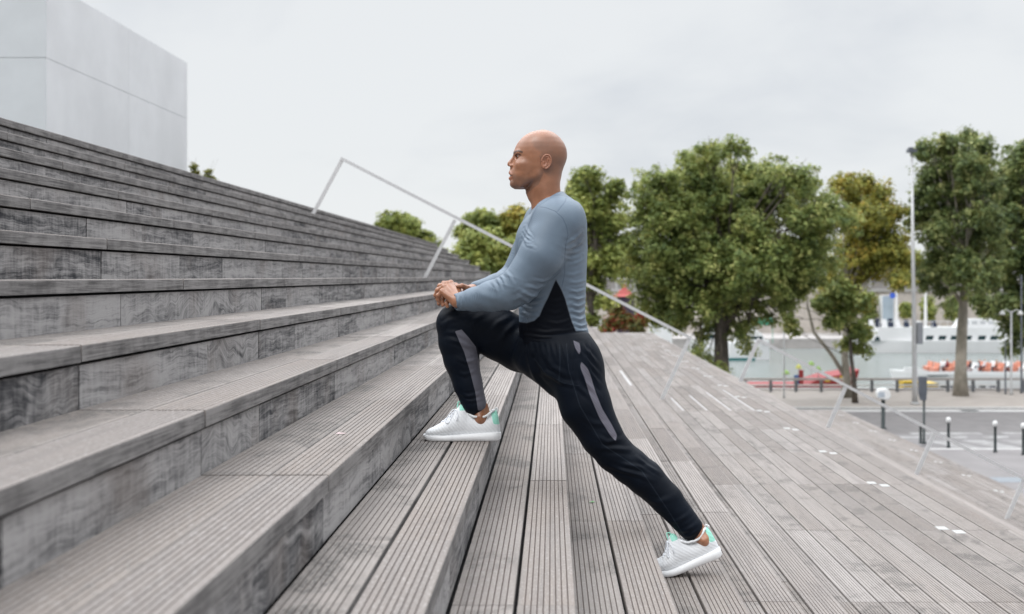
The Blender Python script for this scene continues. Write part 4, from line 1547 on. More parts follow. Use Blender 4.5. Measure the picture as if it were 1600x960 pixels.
def relax(V, F, it=2, lam=0.5):
    n = len(V)
    E = np.concatenate([F[:, [0, 1]], F[:, [1, 2]], F[:, [2, 3]], F[:, [3, 0]]])
    for i in range(it):
        for l_ in (lam, -lam * 1.04):
            acc = np.zeros((n, 3))
            cnt = np.zeros(n)
            for a, b in ((0, 1), (1, 0)):
                for c in range(3):
                    acc[:, c] += np.bincount(E[:, a], V[E[:, b], c], n)
                cnt += np.bincount(E[:, a], minlength=n)
            V = V + l_ * (acc / np.maximum(cnt, 1)[:, None] - V)
    return V


def normals(V, F):
    a = V[F[:, 2]] - V[F[:, 0]]
    b = V[F[:, 3]] - V[F[:, 1]]
    fn = np.cross(a, b)
    N = np.zeros_like(V)
    for i in range(4):
        for c in range(3):
            N[:, c] += np.bincount(F[:, i], fn[:, c], len(V))
    return N / (np.linalg.norm(N, axis=1)[:, None] + 1e-12)


def obj_mesh(name, V, F, material, parent=None, attrs=None):
    me = bpy.data.meshes.new(name)
    me.vertices.add(len(V))
    me.vertices.foreach_set('co', V.astype(np.float32).ravel())
    me.loops.add(F.size)
    me.loops.foreach_set('vertex_index', F.astype(np.int32).ravel())
    me.polygons.add(len(F))
    me.polygons.foreach_set('loop_start', np.arange(0, F.size, 4, dtype=np.int32))
    me.polygons.foreach_set('use_smooth', np.ones(len(F), bool))
    for k, v in (attrs or {}).items():
        a = me.attributes.new(k, 'FLOAT', 'POINT')
        a.data.foreach_set('value', np.asarray(v, np.float32))
    me.materials.append(material)
    me.update()
    me.validate()
    o = bpy.data.objects.new(name, me)
    sc.collection.objects.link(o)
    if parent:
        attach(o, parent)
    return o


def to_px(V):
    return np.stack([CX + V[:, 0] * FPX / V[:, 1], CY - V[:, 2] * FPX / V[:, 1]], 1)


def flat_px(V, Yr):
    """side view coordinates in reference-pixel units for the plane Y = Yr (orthographic, stays with the body)"""
    return np.stack([CX + V[:, 0] * FPX / Yr, CY - V[:, 2] * FPX / Yr], 1)


def dist_poly(p, line):
    line = np.array(line, float)
    best = np.full(len(p), 1e9)
    for a, b in zip(line[:-1], line[1:]):
        ab = b - a
        t = np.clip(((p - a) @ ab) / (ab @ ab), 0, 1)
        d = np.linalg.norm(p - a - t[:, None] * ab, axis=1)
        best = np.minimum(best, d)
    return best


def inside(p, poly):
    poly = np.array(poly, float)
    r = np.zeros(len(p), bool)
    j = len(poly) - 1
    for i in range(len(poly)):
        a, b = poly[i], poly[j]
        c = ((a[1] > p[:, 1]) != (b[1] > p[:, 1])) & (p[:, 0] < (b[0] - a[0]) * (p[:, 1] - a[1]) / (b[1] - a[1] + 1e-12) + a[0])
        r ^= c
        j = i
    return r


def signed(p, poly):
    d = dist_poly(p, poly + [poly[0]])
    return np.where(inside(p, poly), d, -d)


def folds(V, N, F_list, Yr, side=lambda V, N: np.ones(len(V))):
    """creases: (polyline px, width px, height mm)"""
    p = flat_px(V, Yr)
    disp = np.zeros(len(V))
    for line, w, a in F_list:
        L = np.array(line, float)
        lo, hi = L.min(0) - 3.2 * w, L.max(0) + 3.2 * w
        m = (p[:, 0] > lo[0]) & (p[:, 0] < hi[0]) & (p[:, 1] > lo[1]) & (p[:, 1] < hi[1])
        if not m.any():
            continue
        q = p[m]
        d = dist_poly(q, line)
        # fade towards both ends
        seg = np.linalg.norm(L[-1] - L[0]) + 1e-6
        e0 = np.linalg.norm(q - L[0], axis=1) / (0.35 * seg)
        e1 = np.linalg.norm(q - L[-1], axis=1) / (0.35 * seg)
        fade = np.clip(np.minimum(e0, e1), 0, 1)
        u = d / w
        disp[m] += a * 0.0016 * fade * (np.exp(-u ** 1.35 * 1.2) - 0.45 * np.exp(-((u - 1.6) / 0.75) ** 2))
    return V + N * (disp * side(V, N))[:, None]


def pw(x, y, Y):
    v = P(x, y, Y)
    return (v.x, v.y, v.z)


YM = 5.04
S_ = YM / FPX
man = thing('person', (P(880, 700, YM).x, YM, Zt(6)), 'bald man in blue grey top and black pants lunging on the steps', 'person')

# ---- materials
m_skin = bpy.data.materials.new('skin')
m_skin.use_nodes = True
t = NT(m_skin.node_tree)
b_ = m_skin.node_tree.nodes['Principled BSDF']
co = t.n('ShaderNodeTexCoord').outputs['Object']
att = lambda n_: t.n('ShaderNodeAttribute', attribute_name=n_).outputs['Fac']
sk = t.mix(t.ramp(t.noise(co, 14, 4), 0.3, 0.7), (0.285, 0.122, 0.062), (0.40, 0.18, 0.098))
sk = t.mix(t.math('MULTIPLY', att('stubble'), t.ramp(t.noise(co, 900, 2, 0.7), 0.25, 0.75, 0.45, 1.0)), sk, (0.085, 0.058, 0.047))
sk = t.mix(att('red'), sk, (0.40, 0.12, 0.09))
sk = t.mix(att('brow'), sk, (0.02, 0.013, 0.01))
sk = t.mix(att('nail'), sk, (0.62, 0.40, 0.33))
t.set(b_.inputs['Base Color'], sk)
b_.inputs['Roughness'].default_value = 0.36
b_.inputs['Specular IOR Level'].default_value = 0.75
b_.inputs['Subsurface Weight'].default_value = 0.12
b_.inputs['Subsurface Radius'].default_value = (0.012, 0.005, 0.003)
b_.inputs['Subsurface Scale'].default_value = 1.0
t.set(b_.inputs['Normal'], t.n('ShaderNodeBump', i_Strength=0.18, i_Distance=0.0012, i_Height=t.noise(co, 420, 4, 0.65)))

m_shirt = bpy.data.materials.new('compression shirt knit')
m_shirt.use_nodes = True
t = NT(m_shirt.node_tree)
b_ = m_shirt.node_tree.nodes['Principled BSDF']
co = t.n('ShaderNodeTexCoord').outputs['Object']
att = lambda n_: t.n('ShaderNodeAttribute', attribute_name=n_).outputs['Fac']
sepc = t.n('ShaderNodeSeparateXYZ', i_0=co)
rib = t.math('SINE', t.math('MULTIPLY', t.math('ADD', sepc.outputs['X'], t.math('MULTIPLY', sepc.outputs['Y'], 0.6)), 2100.0))
base = t.mix(t.ramp(t.noise(co, 9, 3), 0.3, 0.7), (0.108, 0.150, 0.200), (0.138, 0.188, 0.244))
base = t.mix(t.ramp(rib, -0.6, 1.0, 0, 0.22), base, (0.30, 0.355, 0.41))
pan = t.ramp(att('panel'), -0.35, 0.35)
c = t.mix(pan, base, (0.0018, 0.0032, 0.0068))
seam = t.ramp(att('seam'), 0.45, 1.15, 1.0, 0.0)
c = t.mix(t.math('MULTIPLY', seam, 0.55), c, (0.075, 0.11, 0.16))
edge = t.ramp(t.math('ABSOLUTE', att('panel')), 0.5, 1.3, 0.5, 0.0)
c = t.mix(edge, c, (0.12, 0.14, 0.17))
t.set(b_.inputs['Base Color'], c)
b_.inputs['Roughness'].default_value = 0.47
t.set(b_.inputs['Specular IOR Level'], t.math('SUBTRACT', 0.42, t.math('MULTIPLY', pan, 0.3)))
hh = t.math('SUBTRACT', t.math('MULTIPLY', rib, 0.3), t.math('MULTIPLY', seam, 2.0))
t.set(b_.inputs['Normal'], t.n('ShaderNodeBump', i_Strength=0.4, i_Distance=0.0008, i_Height=hh))

m_pants = bpy.data.materials.new('navy black track pants fabric')
m_pants.use_nodes = True
t = NT(m_pants.node_tree)
b_ = m_pants.node_tree.nodes['Principled BSDF']
co = t.n('ShaderNodeTexCoord').outputs['Object']
att = lambda n_: t.n('ShaderNodeAttribute', attribute_name=n_).outputs['Fac']
sepc = t.n('ShaderNodeSeparateXYZ', i_0=co)
base = t.mix(t.ramp(t.noise(co, 6, 3), 0.3, 0.7), (0.0014, 0.0035, 0.0080), (0.0024, 0.0055, 0.0120))
c = t.mix(t.ramp(att('inner'), -0.35, 0.35), base, (0.125, 0.125, 0.15))
lines = t.ramp(t.math('SINE', t.math('MULTIPLY', t.math('ADD', sepc.outputs['X'], t.math('MULTIPLY', sepc.outputs['Z'], -1.9)), 560.0)), -0.3, 0.3)
tape = t.mix(lines, (0.022, 0.022, 0.038), (0.26, 0.25, 0.29))
c = t.mix(t.ramp(att('tape'), -0.35, 0.35), c, tape)
c = t.mix(t.ramp(att('seam'), 0.4, 1.1, 0.4, 0.0), c, (0.03, 0.04, 0.055))
t.set(b_.inputs['Base Color'], c)
b_.inputs['Roughness'].default_value = 0.55
b_.inputs['Specular IOR Level'].default_value = 0.14
t.set(b_.inputs['Normal'], t.n('ShaderNodeBump', i_Strength=0.25, i_Distance=0.001, i_Height=t.noise(co, 700, 3, 0.6)))


def R3(*pts):
    return [pw(x, y, Y) for x, y, Y in pts]


def rp(*r):
    return [q_ * S_ for q_ in r]


# joints (px, py, distance)
L_ARM = R3((872, 350, 4.865), (846, 400, 4.835), (814, 444, 4.845), (795, 457, 4.86), (768, 463, 4.90), (741, 468, 4.95), (716, 472, 4.985))
R_ARM = R3((852, 350, 5.215), (832, 395, 5.26), (808, 436, 5.27), (797, 443, 5.26), (775, 449, 5.20), (745, 452, 5.125))
L_LEG = R3((893, 560, 4.945), (915, 634, 4.92), (940, 682, 4.905), (960, 708, 4.90), (984, 728, 4.895), (1008, 747, 4.89), (1042, 781, 4.875), (1079, 825, 4.86))
R_LEG = R3((852, 548, 5.13), (815, 540, 5.13), (780, 523, 5.13), (742, 509, 5.12), (713, 506, 5.115), (716, 535, 5.11), (721, 562, 5.105), (731, 600, 5.10), (741, 632, 5.095))

# ---- trousers
g = SDF((-0.50, 4.72, -1.05), (0.62, 5.30, -0.10), 0.0042)
g.chain(L_LEG, rp(42, 39, 31.5, 28.5, 27.5, 27, 23.5, 19), 0.02)
g.chain(R_LEG, rp(42, 42, 40.5, 34, 31, 30.5, 27.5, 22.5, 19.5), 0.03)
g.slices([(520, 815, 920, .165), (532, 812, 924, .17), (548, 814, 932, .178), (565, 820, 938, .182), (580, 828, 939, .178), (592, 842, 934, .15), (604, 862, 926, .11)], YM, 0.035, 2.3)
# buttocks and the fabric slack at the groin
g.ell(pw(908, 574, 4.95), (0.078, 0.085, 0.095), 0.03)
g.ell(pw(905, 572, 5.13), (0.070, 0.08, 0.09), 0.03)
g.cone(pw(838, 556, 5.03), 0.085, pw(875, 590, 4.99), 0.075, 0.04)
g.smooth(1)
# legs end in open looking cuffs
V, F = g.mesh()
V = relax(V, F, 3)
N = normals(V, F)
near = lambda V, N: np.clip(-N[:, 1] * 1.6 + 0.35, 0, 1)
FL = [  # long folds over the raised thigh, groin fan, seat, knee and calf
    ([(812, 500), (790, 520), (775, 545)], 4.5, 3.0), ([(806, 490), (778, 505), (762, 525)], 4, 2.2), ([(820, 520), (808, 545), (800, 572)], 4.5, 3.0),
    ([(832, 530), (828, 556), (838, 590)], 5, 3.5), ([(760, 488), (742, 500), (735, 520)], 4, 2.0), ([(835, 548), (850, 575), (878, 592), (905, 596)], 4, 3.2),
    ([(826, 560), (838, 590), (862, 615)], 4, 3.0), ([(850, 545), (862, 568), (885, 580)], 4, 2.0), ([(882, 540), (886, 562), (893, 590)], 3, 1.6),
    ([(905, 534), (918, 548), (932, 566)], 3, 3.0), ([(908, 545), (918, 562), (934, 582)], 3, 3.2), ([(912, 556), (920, 576), (936, 598)], 3, 3.0), ([(902, 560), (912, 590), (934, 612)], 3.2, 2.8),
    ([(895, 580), (905, 600), (925, 618)], 3.5, 2.2), ([(905, 640), (925, 652), (950, 656)], 4, 1.8), ([(925, 668), (945, 680), (972, 676)], 3.6, 2.6), ([(930, 690), (955, 690), (985, 694)], 3.6, 2.8),
    ([(940, 714), (965, 722), (995, 730), (1018, 740)], 3.4, 3.0), ([(960, 712), (985, 716), (1010, 722)], 3.4, 2.4), ([(985, 700), (1005, 716), (1028, 730)], 2.6, 2.4),
    ([(1002, 766), (1020, 770), (1045, 762)], 4, 1.5), ([(1035, 800), (1050, 798), (1070, 786)], 3.2, 1.8), ([(1048, 815), (1062, 812), (1082, 800)], 3, 1.8), ([(1055, 822), (1068, 820), (1086, 808)], 2.4, 1.3),
    ([(700, 530), (716, 534), (742, 546)], 3.6, 2.6), ([(692, 520), (712, 520), (735, 532)], 3.6, 2.0), ([(715, 560), (728, 566), (750, 562)], 3, 2.2), ([(712, 580), (726, 586), (748, 578)], 3, 1.5),
    ([(716, 616), (732, 620), (756, 614)], 2.8, 1.8), ([(720, 625), (735, 628), (758, 624)], 2.2, 1.4), ([(690, 495), (705, 488), (722, 486)], 4, 1.8), ([(690, 512), (702, 500), (720, 496)], 4, 1.6),
]
for i in range(13):     # gathered waistband
    x_ = 822 + i * 8
    FL.append(([(x_, 532), (x_ + 1.5, 541), (x_ + 2 + (i % 3), 553)], 1.9, 1.5))
V = folds(V, N, FL, YM, near)
N = normals(V, F)
fp = flat_px(V, 4.92)
fr = flat_px(V, 5.10)
inner_poly = [(713, 517), (723, 514), (735, 528), (744, 541), (748, 560), (755, 595), (764, 622), (766, 640), (748, 640), (744, 612), (736, 580), (727, 549)]
inner = signed(fr, inner_poly)
inner = np.where((V[:, 1] > 5.12) | (N[:, 1] > 0.25), -5, inner)
tape_poly = [(893, 528), (906, 534), (911, 555), (919, 570), (925, 590), (931, 610), (941, 635), (956, 660), (964, 676), (961, 688), (951, 677), (934, 650), (918, 612), (911, 588), (902, 568), (898, 550)]
tape = np.where((V[:, 1] > 4.97) | (N[:, 1] > 0.2), -5, signed(fp, tape_poly))
tape = tape - 7.0 * np.exp(-((fp[:, 1] - 560 - 0.35 * (fp[:, 0] - 910)) / 9.0) ** 2) - 1.5
seam = np.minimum(dist_poly(fp, [(874, 536), (875, 565), (873, 596)]), dist_poly(fp, [(885, 536), (888, 575), (905, 630), (940, 690), (1000, 730), (1040, 790), (1065, 830)]))
seam = np.minimum(seam, dist_poly(fp, [(835, 560), (852, 582), (880, 596), (905, 600)]))
seam = np.where((V[:, 1] > 4.98) | (N[:, 1] > 0.1), 9, seam)
obj_mesh('trousers', V, F, m_pants, man, {'inner': inner, 'tape': tape, 'seam': seam})

# ---- shirt
g = SDF((-0.42, 4.70, -0.30), (0.20, 5.40, 0.36), 0.0036)
g.slices([(302, 856, 880, .070), (310, 846, 893, .115), (318, 840, 903, .148), (330, 832, 910, .172), (348, 820, 915, .188), (368, 810, 917.5, .190), (390, 804, 918, .186), (415, 805, 917, .178), (440, 808, 916, .168),
          (465, 810, 915, .160), (490, 811, 914, .158), (512, 811, 918, .162), (528, 811.5, 922, .166), (536, 812, 924, .167)], YM, 0.02, 2.35)
g.chain(L_ARM, rp(36.5, 33.5, 28.5, 26.5, 23, 18, 13), 0.03)
g.chain(R_ARM, rp(36, 33, 28, 26, 21, 13), 0.03)
g.ell(pw(870, 340, 4.875), (0.092, 0.072, 0.078), 0.03)
g.ell(pw(832, 376, 4.95), (0.055, 0.075, 0.085), 0.04)
g.ell(pw(832, 376, 5.13), (0.055, 0.075, 0.085), 0.04)
g.ell(pw(897, 350, 4.93), (0.045, 0.075, 0.085), 0.03)
g.cone(pw(852, 322, 5.04), 0.062, pw(868, 312, 5.04), 0.034, 0.03)
# cuff bands
g.cone(L_ARM[-1], 0.034, tuple(np.array(L_ARM[-1]) * 0.75 + np.array(L_ARM[-2]) * 0.25), 0.036, 0.006)
# neckline: cut the top with a tilted plane (front lower)
sl, (X, Y, Z) = g.region((-0.2, 4.9, 0.2), (0.2, 5.2, 0.5))
pf, pb = np.array(pw(832, 328, YM)), np.array(pw(876, 299, YM))
dv = pb - pf
nrm = np.array((-dv[2], 0, dv[0]))
nrm /= np.linalg.norm(nrm)
dpl = -((X - pf[0]) * nrm[0] + (Z - pf[2]) * nrm[2] + 0 * Y)
inner_c = np.sqrt((X - (pf[0] + pb[0]) / 2) ** 2 + (Y - YM) ** 2) - 0.14
g.cut(sl, np.maximum(dpl, inner_c).astype(np.float32), 0.006)
# wrist ends
g.cone(pw(707, 474, 4.975), 0.030, pw(698, 475, 4.97), 0.032, 0.003, cut=True)
g.cone(pw(735, 455, 5.09), 0.030, pw(728, 457, 5.08), 0.032, 0.003, cut=True)
g.smooth(1)
V, F = g.mesh()
V = relax(V, F, 2)
N = normals(V, F)
FL = [  # lower front belly folds
    ([(814, 452), (832, 462), (850, 458)], 2.6, 2.4), ([(812, 462), (830, 472), (852, 468)], 2.6, 2.6), ([(812, 473), (828, 482), (848, 479)], 2.6, 2.6), ([(812, 484), (826, 492), (842, 490)], 2.6, 2.2),
    ([(818, 445), (840, 450), (862, 442)], 2.6, 2.0), ([(830, 437), (850, 440), (870, 432)], 2.6, 1.8),
    # small of the back
    ([(884, 452), (900, 456), (916, 452)], 2.4, 2.4), ([(886, 463), (902, 467), (916, 463)], 2.4, 2.8), ([(888, 474), (903, 478), (915, 474)], 2.4, 3.0), ([(890, 484), (904, 488), (914, 485)], 2.4, 3.2),
    ([(892, 494), (905, 498), (914, 495)], 2.4, 3.0), ([(895, 504), (907, 508), (917, 506)], 2.2, 2.8), ([(898, 513), (910, 515), (920, 516)], 2.2, 2.6), ([(882, 440), (900, 442), (917, 437)], 2.6, 1.6),
    ([(876, 428), (895, 430), (912, 424)], 2.8, 1.3), ([(884, 416), (900, 412), (914, 404)], 2.6, 1.2),
    # armpit fan at the back
    ([(884, 384), (895, 376), (908, 364)], 2.4, 2.6), ([(885, 391), (898, 386), (910, 376)], 2.4, 2.6), ([(884, 398), (896, 396), (910, 390)], 2.4, 2.0), ([(880, 404), (892, 406), (905, 402)], 2.4, 1.4),
    # chest to upper arm
    ([(822, 356), (826, 366), (832, 374)], 2.2, 2.2), ([(820, 362), (824, 372), (832, 380)], 2.0, 2.4), ([(818, 370), (824, 380), (834, 386)], 2.0, 2.2), ([(820, 378), (826, 386), (838, 390)], 2.0, 1.6),
    # elbow
    ([(782, 428), (790, 436), (794, 448)], 2.2, 2.0), ([(776, 432), (784, 440), (787, 452)], 2.2, 2.0), ([(790, 422), (800, 432), (806, 446)], 2.6, 1.6), ([(770, 438), (778, 447), (779, 458)], 2.4, 1.2),
    ([(800, 470), (815, 462), (830, 448)], 4, 1.4), ([(745, 455), (765, 462), (790, 468)], 5, 1.2),
    # cuff
    ([(716, 462), (718, 472), (717, 484)], 1.8, 1.8), ([(724, 459), (726, 470), (725, 484)], 2.2, 1.2), ([(711, 464), (712, 473), (711, 484)], 1.6, 1.4),
    # black lower part, horizontal pulls
    ([(820, 512), (850, 517), (885, 514)], 2.6, 1.6), ([(818, 520), (850, 525), (895, 524)], 2.4, 1.8), ([(822, 528), (860, 532), (905, 530)], 2.2, 1.8), ([(850, 500), (870, 504), (890, 500)], 3, 1.2),
    ([(852, 485), (868, 488), (884, 484)], 3, 1.0), ([(858, 468), (868, 470), (880, 466)], 3, 1.0),
]
V = folds(V, N, FL, YM, lambda V, N: np.clip(-N[:, 1] * 1.5 + 0.5, 0, 1))
q_ = flat_px(V, YM)
xx_, zz_ = V[:, 0], V[:, 2]
rid = (1 - np.abs(np.sin(zz_ * 150 + 2.2 * np.sin(xx_ * 26 + 1.0) + 1.7 * np.sin(zz_ * 31 + xx_ * 11)))) ** 2.2
rid2 = (1 - np.abs(np.sin(zz_ * 105 + xx_ * 60 + 2.0 * np.sin(xx_ * 19 + zz_ * 14)))) ** 2.2
bell = lambda v, c_, w_: np.exp(-((v - c_) / w_) ** 2)
mk_b = bell(q_[:, 1], 480, 34) * np.clip((q_[:, 0] - 872) / 14, 0, 1)
mk_f = bell(q_[:, 1], 474, 26) * np.clip((858 - q_[:, 0]) / 14, 0, 1) * (q_[:, 0] > 806)
mk_w = bell(q_[:, 1], 523, 14)
mk_a = bell(np.hypot(q_[:, 0] - 893, (q_[:, 1] - 388)), 0, 20)
mk_e = bell(np.hypot((q_[:, 0] - 790) / 1.4, (q_[:, 1] - 440)), 0, 16)
V = V + N * (0.0022 * rid * (mk_b + 0.9 * mk_f + 0.6 * mk_w) + 0.0018 * rid2 * (mk_a + mk_e))[:, None] * np.clip(0.6 - N[:, 1:2] * 1.2, 0, 1)
N = normals(V, F)
fp = flat_px(V, 4.94)
panel_poly = [(868.5, 436.6), (863.7, 447), (856.5, 464), (849, 478.6), (843, 493), (835, 500.5), (823, 504.5), (811, 504), (780, 504), (780, 560), (940, 560), (926, 531), (914, 519), (899.6, 516.5), (893.6, 502.5), (887.6, 483), (883, 466.6), (877, 452)]
panel = signed(fp, panel_poly)
arm = (fp[:, 0] < 800)
panel = np.where(arm, -5, panel)
seam = np.minimum.reduce([dist_poly(fp, [(840, 326), (852.5, 328), (867.5, 334), (879, 345), (884.5, 357), (886.5, 370), (883, 384), (881.6, 402), (881.6, 428), (877, 450)]),
                          dist_poly(fp, [(885, 308), (883, 318), (871, 334)]), dist_poly(fp, [(840, 326), (832, 342), (825, 358), (820, 374)])])
seam = np.where(N[:, 1] > 0.25, 9, seam)
neck_d = np.abs(((V - pf) @ nrm) + 0.012) / S_
seam = np.where((neck_d < 2) & (V[:, 2] > 0.22), np.minimum(seam, neck_d + 0.25), seam)
cuff = np.abs(np.linalg.norm(V - np.array(L_ARM[-1]), axis=1) - 0.040) / S_
seam = np.where(fp[:, 0] < 740, np.minimum(seam, cuff + 0.2), seam)
obj_mesh('shirt', V, F, m_shirt, man, {'panel': panel, 'seam': seam})

# ---- body below the clothes (one figure, thinner than the cloth)
parts = []
g = SDF((-0.50, 4.70, -1.12), (0.66, 5.40, 0.36), 0.007)
g.slices([(310, 850, 888, .10), (330, 838, 904, .155), (350, 826, 909, .172), (390, 811, 911, .170), (440, 815, 909, .152), (500, 819, 907, .143), (540, 822, 915, .15), (575, 838, 925, .155), (592, 855, 920, .12)], YM, 0.03, 2.3)
g.chain(L_ARM, rp(32, 29, 24, 21.5, 19, 14, 9.5), 0.02)
g.chain(R_ARM, rp(30, 27, 23, 21, 16, 9.5), 0.02)
g.chain(L_LEG, rp(36, 33, 26, 23, 22, 21, 18, 13), 0.02)
g.chain(R_LEG, rp(36, 36, 34, 28, 25, 24.5, 22, 17, 14), 0.02)
V, F = g.mesh()
parts.append((V, F, {}))

# feet inside the shoes and visible ankles
g = SDF((-0.55, 4.75, -1.20), (0.75, 5.20, -0.44), 0.0028)
g.chain(R3((743, 625, 5.095), (747, 640, 5.095), (751, 656, 5.092), (756, 668, 5.09)), rp(15.0, 12.6, 12.6, 10), 0.01)
g.cone(pw(750, 652, 5.063), 0.012, pw(751, 656, 5.063), 0.010, 0.014)
g.cone(pw(757, 673, 5.09), 0.024, pw(700, 679, 5.09), 0.018, 0.01)
g.cone(pw(759, 634, 5.095), 0.009, pw(765, 662, 5.092), 0.009, 0.015)
g.chain(R3((1074, 818, 4.862), (1086, 829, 4.858), (1098, 843, 4.855), (1102, 856, 4.853)), rp(15.0, 12.4, 12.2, 10), 0.01)
g.cone(pw(1100, 845, 4.826), 0.012, pw(1102, 848, 4.826), 0.010, 0.014)
g.cone(pw(1103, 861, 4.853), 0.023, pw(1062, 880, 4.85), 0.017, 0.01)
g.cone(pw(1092, 818, 4.86), 0.009, pw(1108, 845, 4.855), 0.009, 0.015)
V, F = g.mesh()
parts.append((relax(V, F, 2), F, {}))

# ---- hands
g = SDF((-0.50, 4.93, -0.20), (-0.27, 5.20, 0.02), 0.0016)
# left hand (on top)
wr = (716, 472, 4.985)
KN = [(704, 443, 5.060), (698.5, 444.5, 5.040), (693.5, 449, 5.020), (690.5, 456, 5.003)]
for i, kx in enumerate(KN):
    wj = (714 + (0, 0, -1, -1)[i], 468 + i * 2.0, 5.00 - i * 0.005)
    g.cone(pw(*wj), 0.0175, pw(*kx), (0.0122, 0.0122, 0.0115, 0.0108)[i], 0.010)
g.cone(pw(722, 471, 4.975), 0.0235, pw(713, 467, 4.995), 0.022, 0.012)
g.cone(pw(711, 462, 5.02), 0.018, pw(700, 452, 5.03), 0.014, 0.012)
fing = [[(704, 443, 5.060), (693, 443, 5.085), (688, 450, 5.098), (688, 457, 5.103)],
        [(698.5, 444.5, 5.040), (687.5, 447, 5.058), (683, 455, 5.070), (684, 462, 5.076)],
        [(693.5, 449, 5.020), (684, 453.5, 5.028), (681, 461.5, 5.038), (683.5, 468, 5.046)],
        [(690.5, 456, 5.003), (684.5, 462, 5.006), (684.5, 468.5, 5.012), (688, 473, 5.018)]]
fr_ = [(.0112, .0095, .0088, .0072), (.0114, .0097, .0090, .0074), (.0108, .0093, .0086, .0071), (.0098, .0083, .0076, .0064)]
for pts_, rr_ in zip(fing, fr_):
    for i in range(3):
        g.cone(pw(*pts_[i]), rr_[i], pw(*pts_[i + 1]), rr_[i + 1], 0.002)
    for i in (1, 2):
        g.cone(pw(*pts_[i]), rr_[i] * 1.06, pw(*pts_[i]), rr_[i] * 1.06, 0.003)
for kx, r_ in zip(KN, (.0125, .0127, .012, .0112)):      # knuckle heads
    g.cone(pw(kx[0] + 0.5, kx[1] - 1.0, kx[2] - 0.002), r_ * 0.92, pw(kx[0], kx[1], kx[2]), r_ * 0.8, 0.004)
for i in range(4):       # tendons
    g.cone(pw(712 - i, 462 + i * 2, 5.00 - i * 0.004), 0.0165, pw(KN[i][0] + 2, KN[i][1] + 1, KN[i][2] - 0.004), 0.0108, 0.003)
# thumb lying across the far hand
g.cone(pw(715, 464, 5.02), 0.0145, pw(716, 453, 5.055), 0.012, 0.01)
g.cone(pw(716, 453, 5.055), 0.0115, pw(713, 446, 5.085), 0.0095, 0.003)
g.cone(pw(713, 446, 5.085), 0.0095, pw(708, 444, 5.105), 0.008, 0.003)
hand_l = g
# right hand (underneath, on the knee)
g2 = SDF((-0.50, 4.93, -0.20), (-0.27, 5.20, 0.02), 0.0016)
K2 = [(713, 464, 5.040), (708, 461, 5.062), (705, 460, 5.084), (704, 462, 5.104)]
for i, kx in enumerate(K2):
    g2.cone(pw(737, 453 + i * 0.6, 5.095 + i * 0.006), 0.0165, pw(*kx), 0.0118, 0.010)
g2.cone(pw(748, 451, 5.125), 0.022, pw(735, 454, 5.10), 0.021, 0.012)
f2 = [[K2[0], (701, 468, 5.020), (697.5, 474.5, 5.012), (699, 479, 5.010)], [K2[1], (694, 464, 5.035), (690.5, 471, 5.022), (692, 477, 5.018)],
      [K2[2], (690, 463, 5.066), (685.5, 468.5, 5.048), (685.5, 475, 5.042)], [K2[3], (693, 464, 5.100), (687, 470, 5.095), (686, 476, 5.090)]]
for pts_, rr_ in zip(f2, fr_):
    for i in range(3):
        g2.cone(pw(*pts_[i]), rr_[i] * 0.97, pw(*pts_[i + 1]), rr_[i + 1] * 0.97, 0.003)
# thumb of the right hand sticking up behind the left wrist
g2.cone(pw(735, 454, 5.085), 0.0145, pw(729, 450, 5.06), 0.0115, 0.010)
g2.cone(pw(729, 450, 5.06), 0.0115, pw(722, 447, 5.048), 0.0098, 0.003)
g2.cone(pw(722, 447, 5.048), 0.0098, pw(716, 447.5, 5.045), 0.0082, 0.003)
for gg_ in (hand_l, g2):
    V, F = gg_.mesh()
    parts.append((relax(V, F, 1, 0.3), F, {}))

# ---- head and neck
g = SDF((-0.20, 4.90, 0.18), (0.10, 5.18, 0.60), 0.0019)
g.slices([(203.3, 845, 852, .008), (204.5, 837, 858, .028), (207, 829.5, 864.5, .045), (211, 821.5, 870, .057), (216, 815.5, 875.5, .066), (224, 808.5, 881.5, .073), (232, 804.5, 885, .0765), (240, 803, 886.3, .078),
          (247, 803.5, 886, .0775), (254, 804, 884, .0755), (262, 804, 880.5, .072), (270, 806, 877, .067), (278, 815, 875, .062), (286, 826, 872, .056), (296, 832, 868, .047), (308, 840, 862, .03)], YM, 0.0, 2.15, skew=0.06)
g.slices([(250, 806, 840, .055), (258, 803.5, 842, .062), (266, 801.5, 843, .0645), (274, 800.5, 842, .062), (281, 800, 838, .056), (287, 799, 832, .046), (292, 800.5, 826, .035), (295.5, 804, 822, .022)], YM, 0.012, 2.1)
g.chain(R3((853, 262, YM), (850, 295, YM), (858, 330, YM), (864, 345, YM)), (0.056, 0.0595, 0.066, 0.09), 0.02)
g.cone(pw(862, 270, YM - 0.03), 0.026, pw(846, 322, YM - 0.022), 0.018, 0.02)     # neck muscle, near side
g.cone(pw(862, 270, YM + 0.03), 0.026, pw(846, 322, YM + 0.022), 0.018, 0.02)
g.cone(pw(829, 302, YM), 0.016, pw(831, 308, YM), 0.014, 0.02)                  # larynx
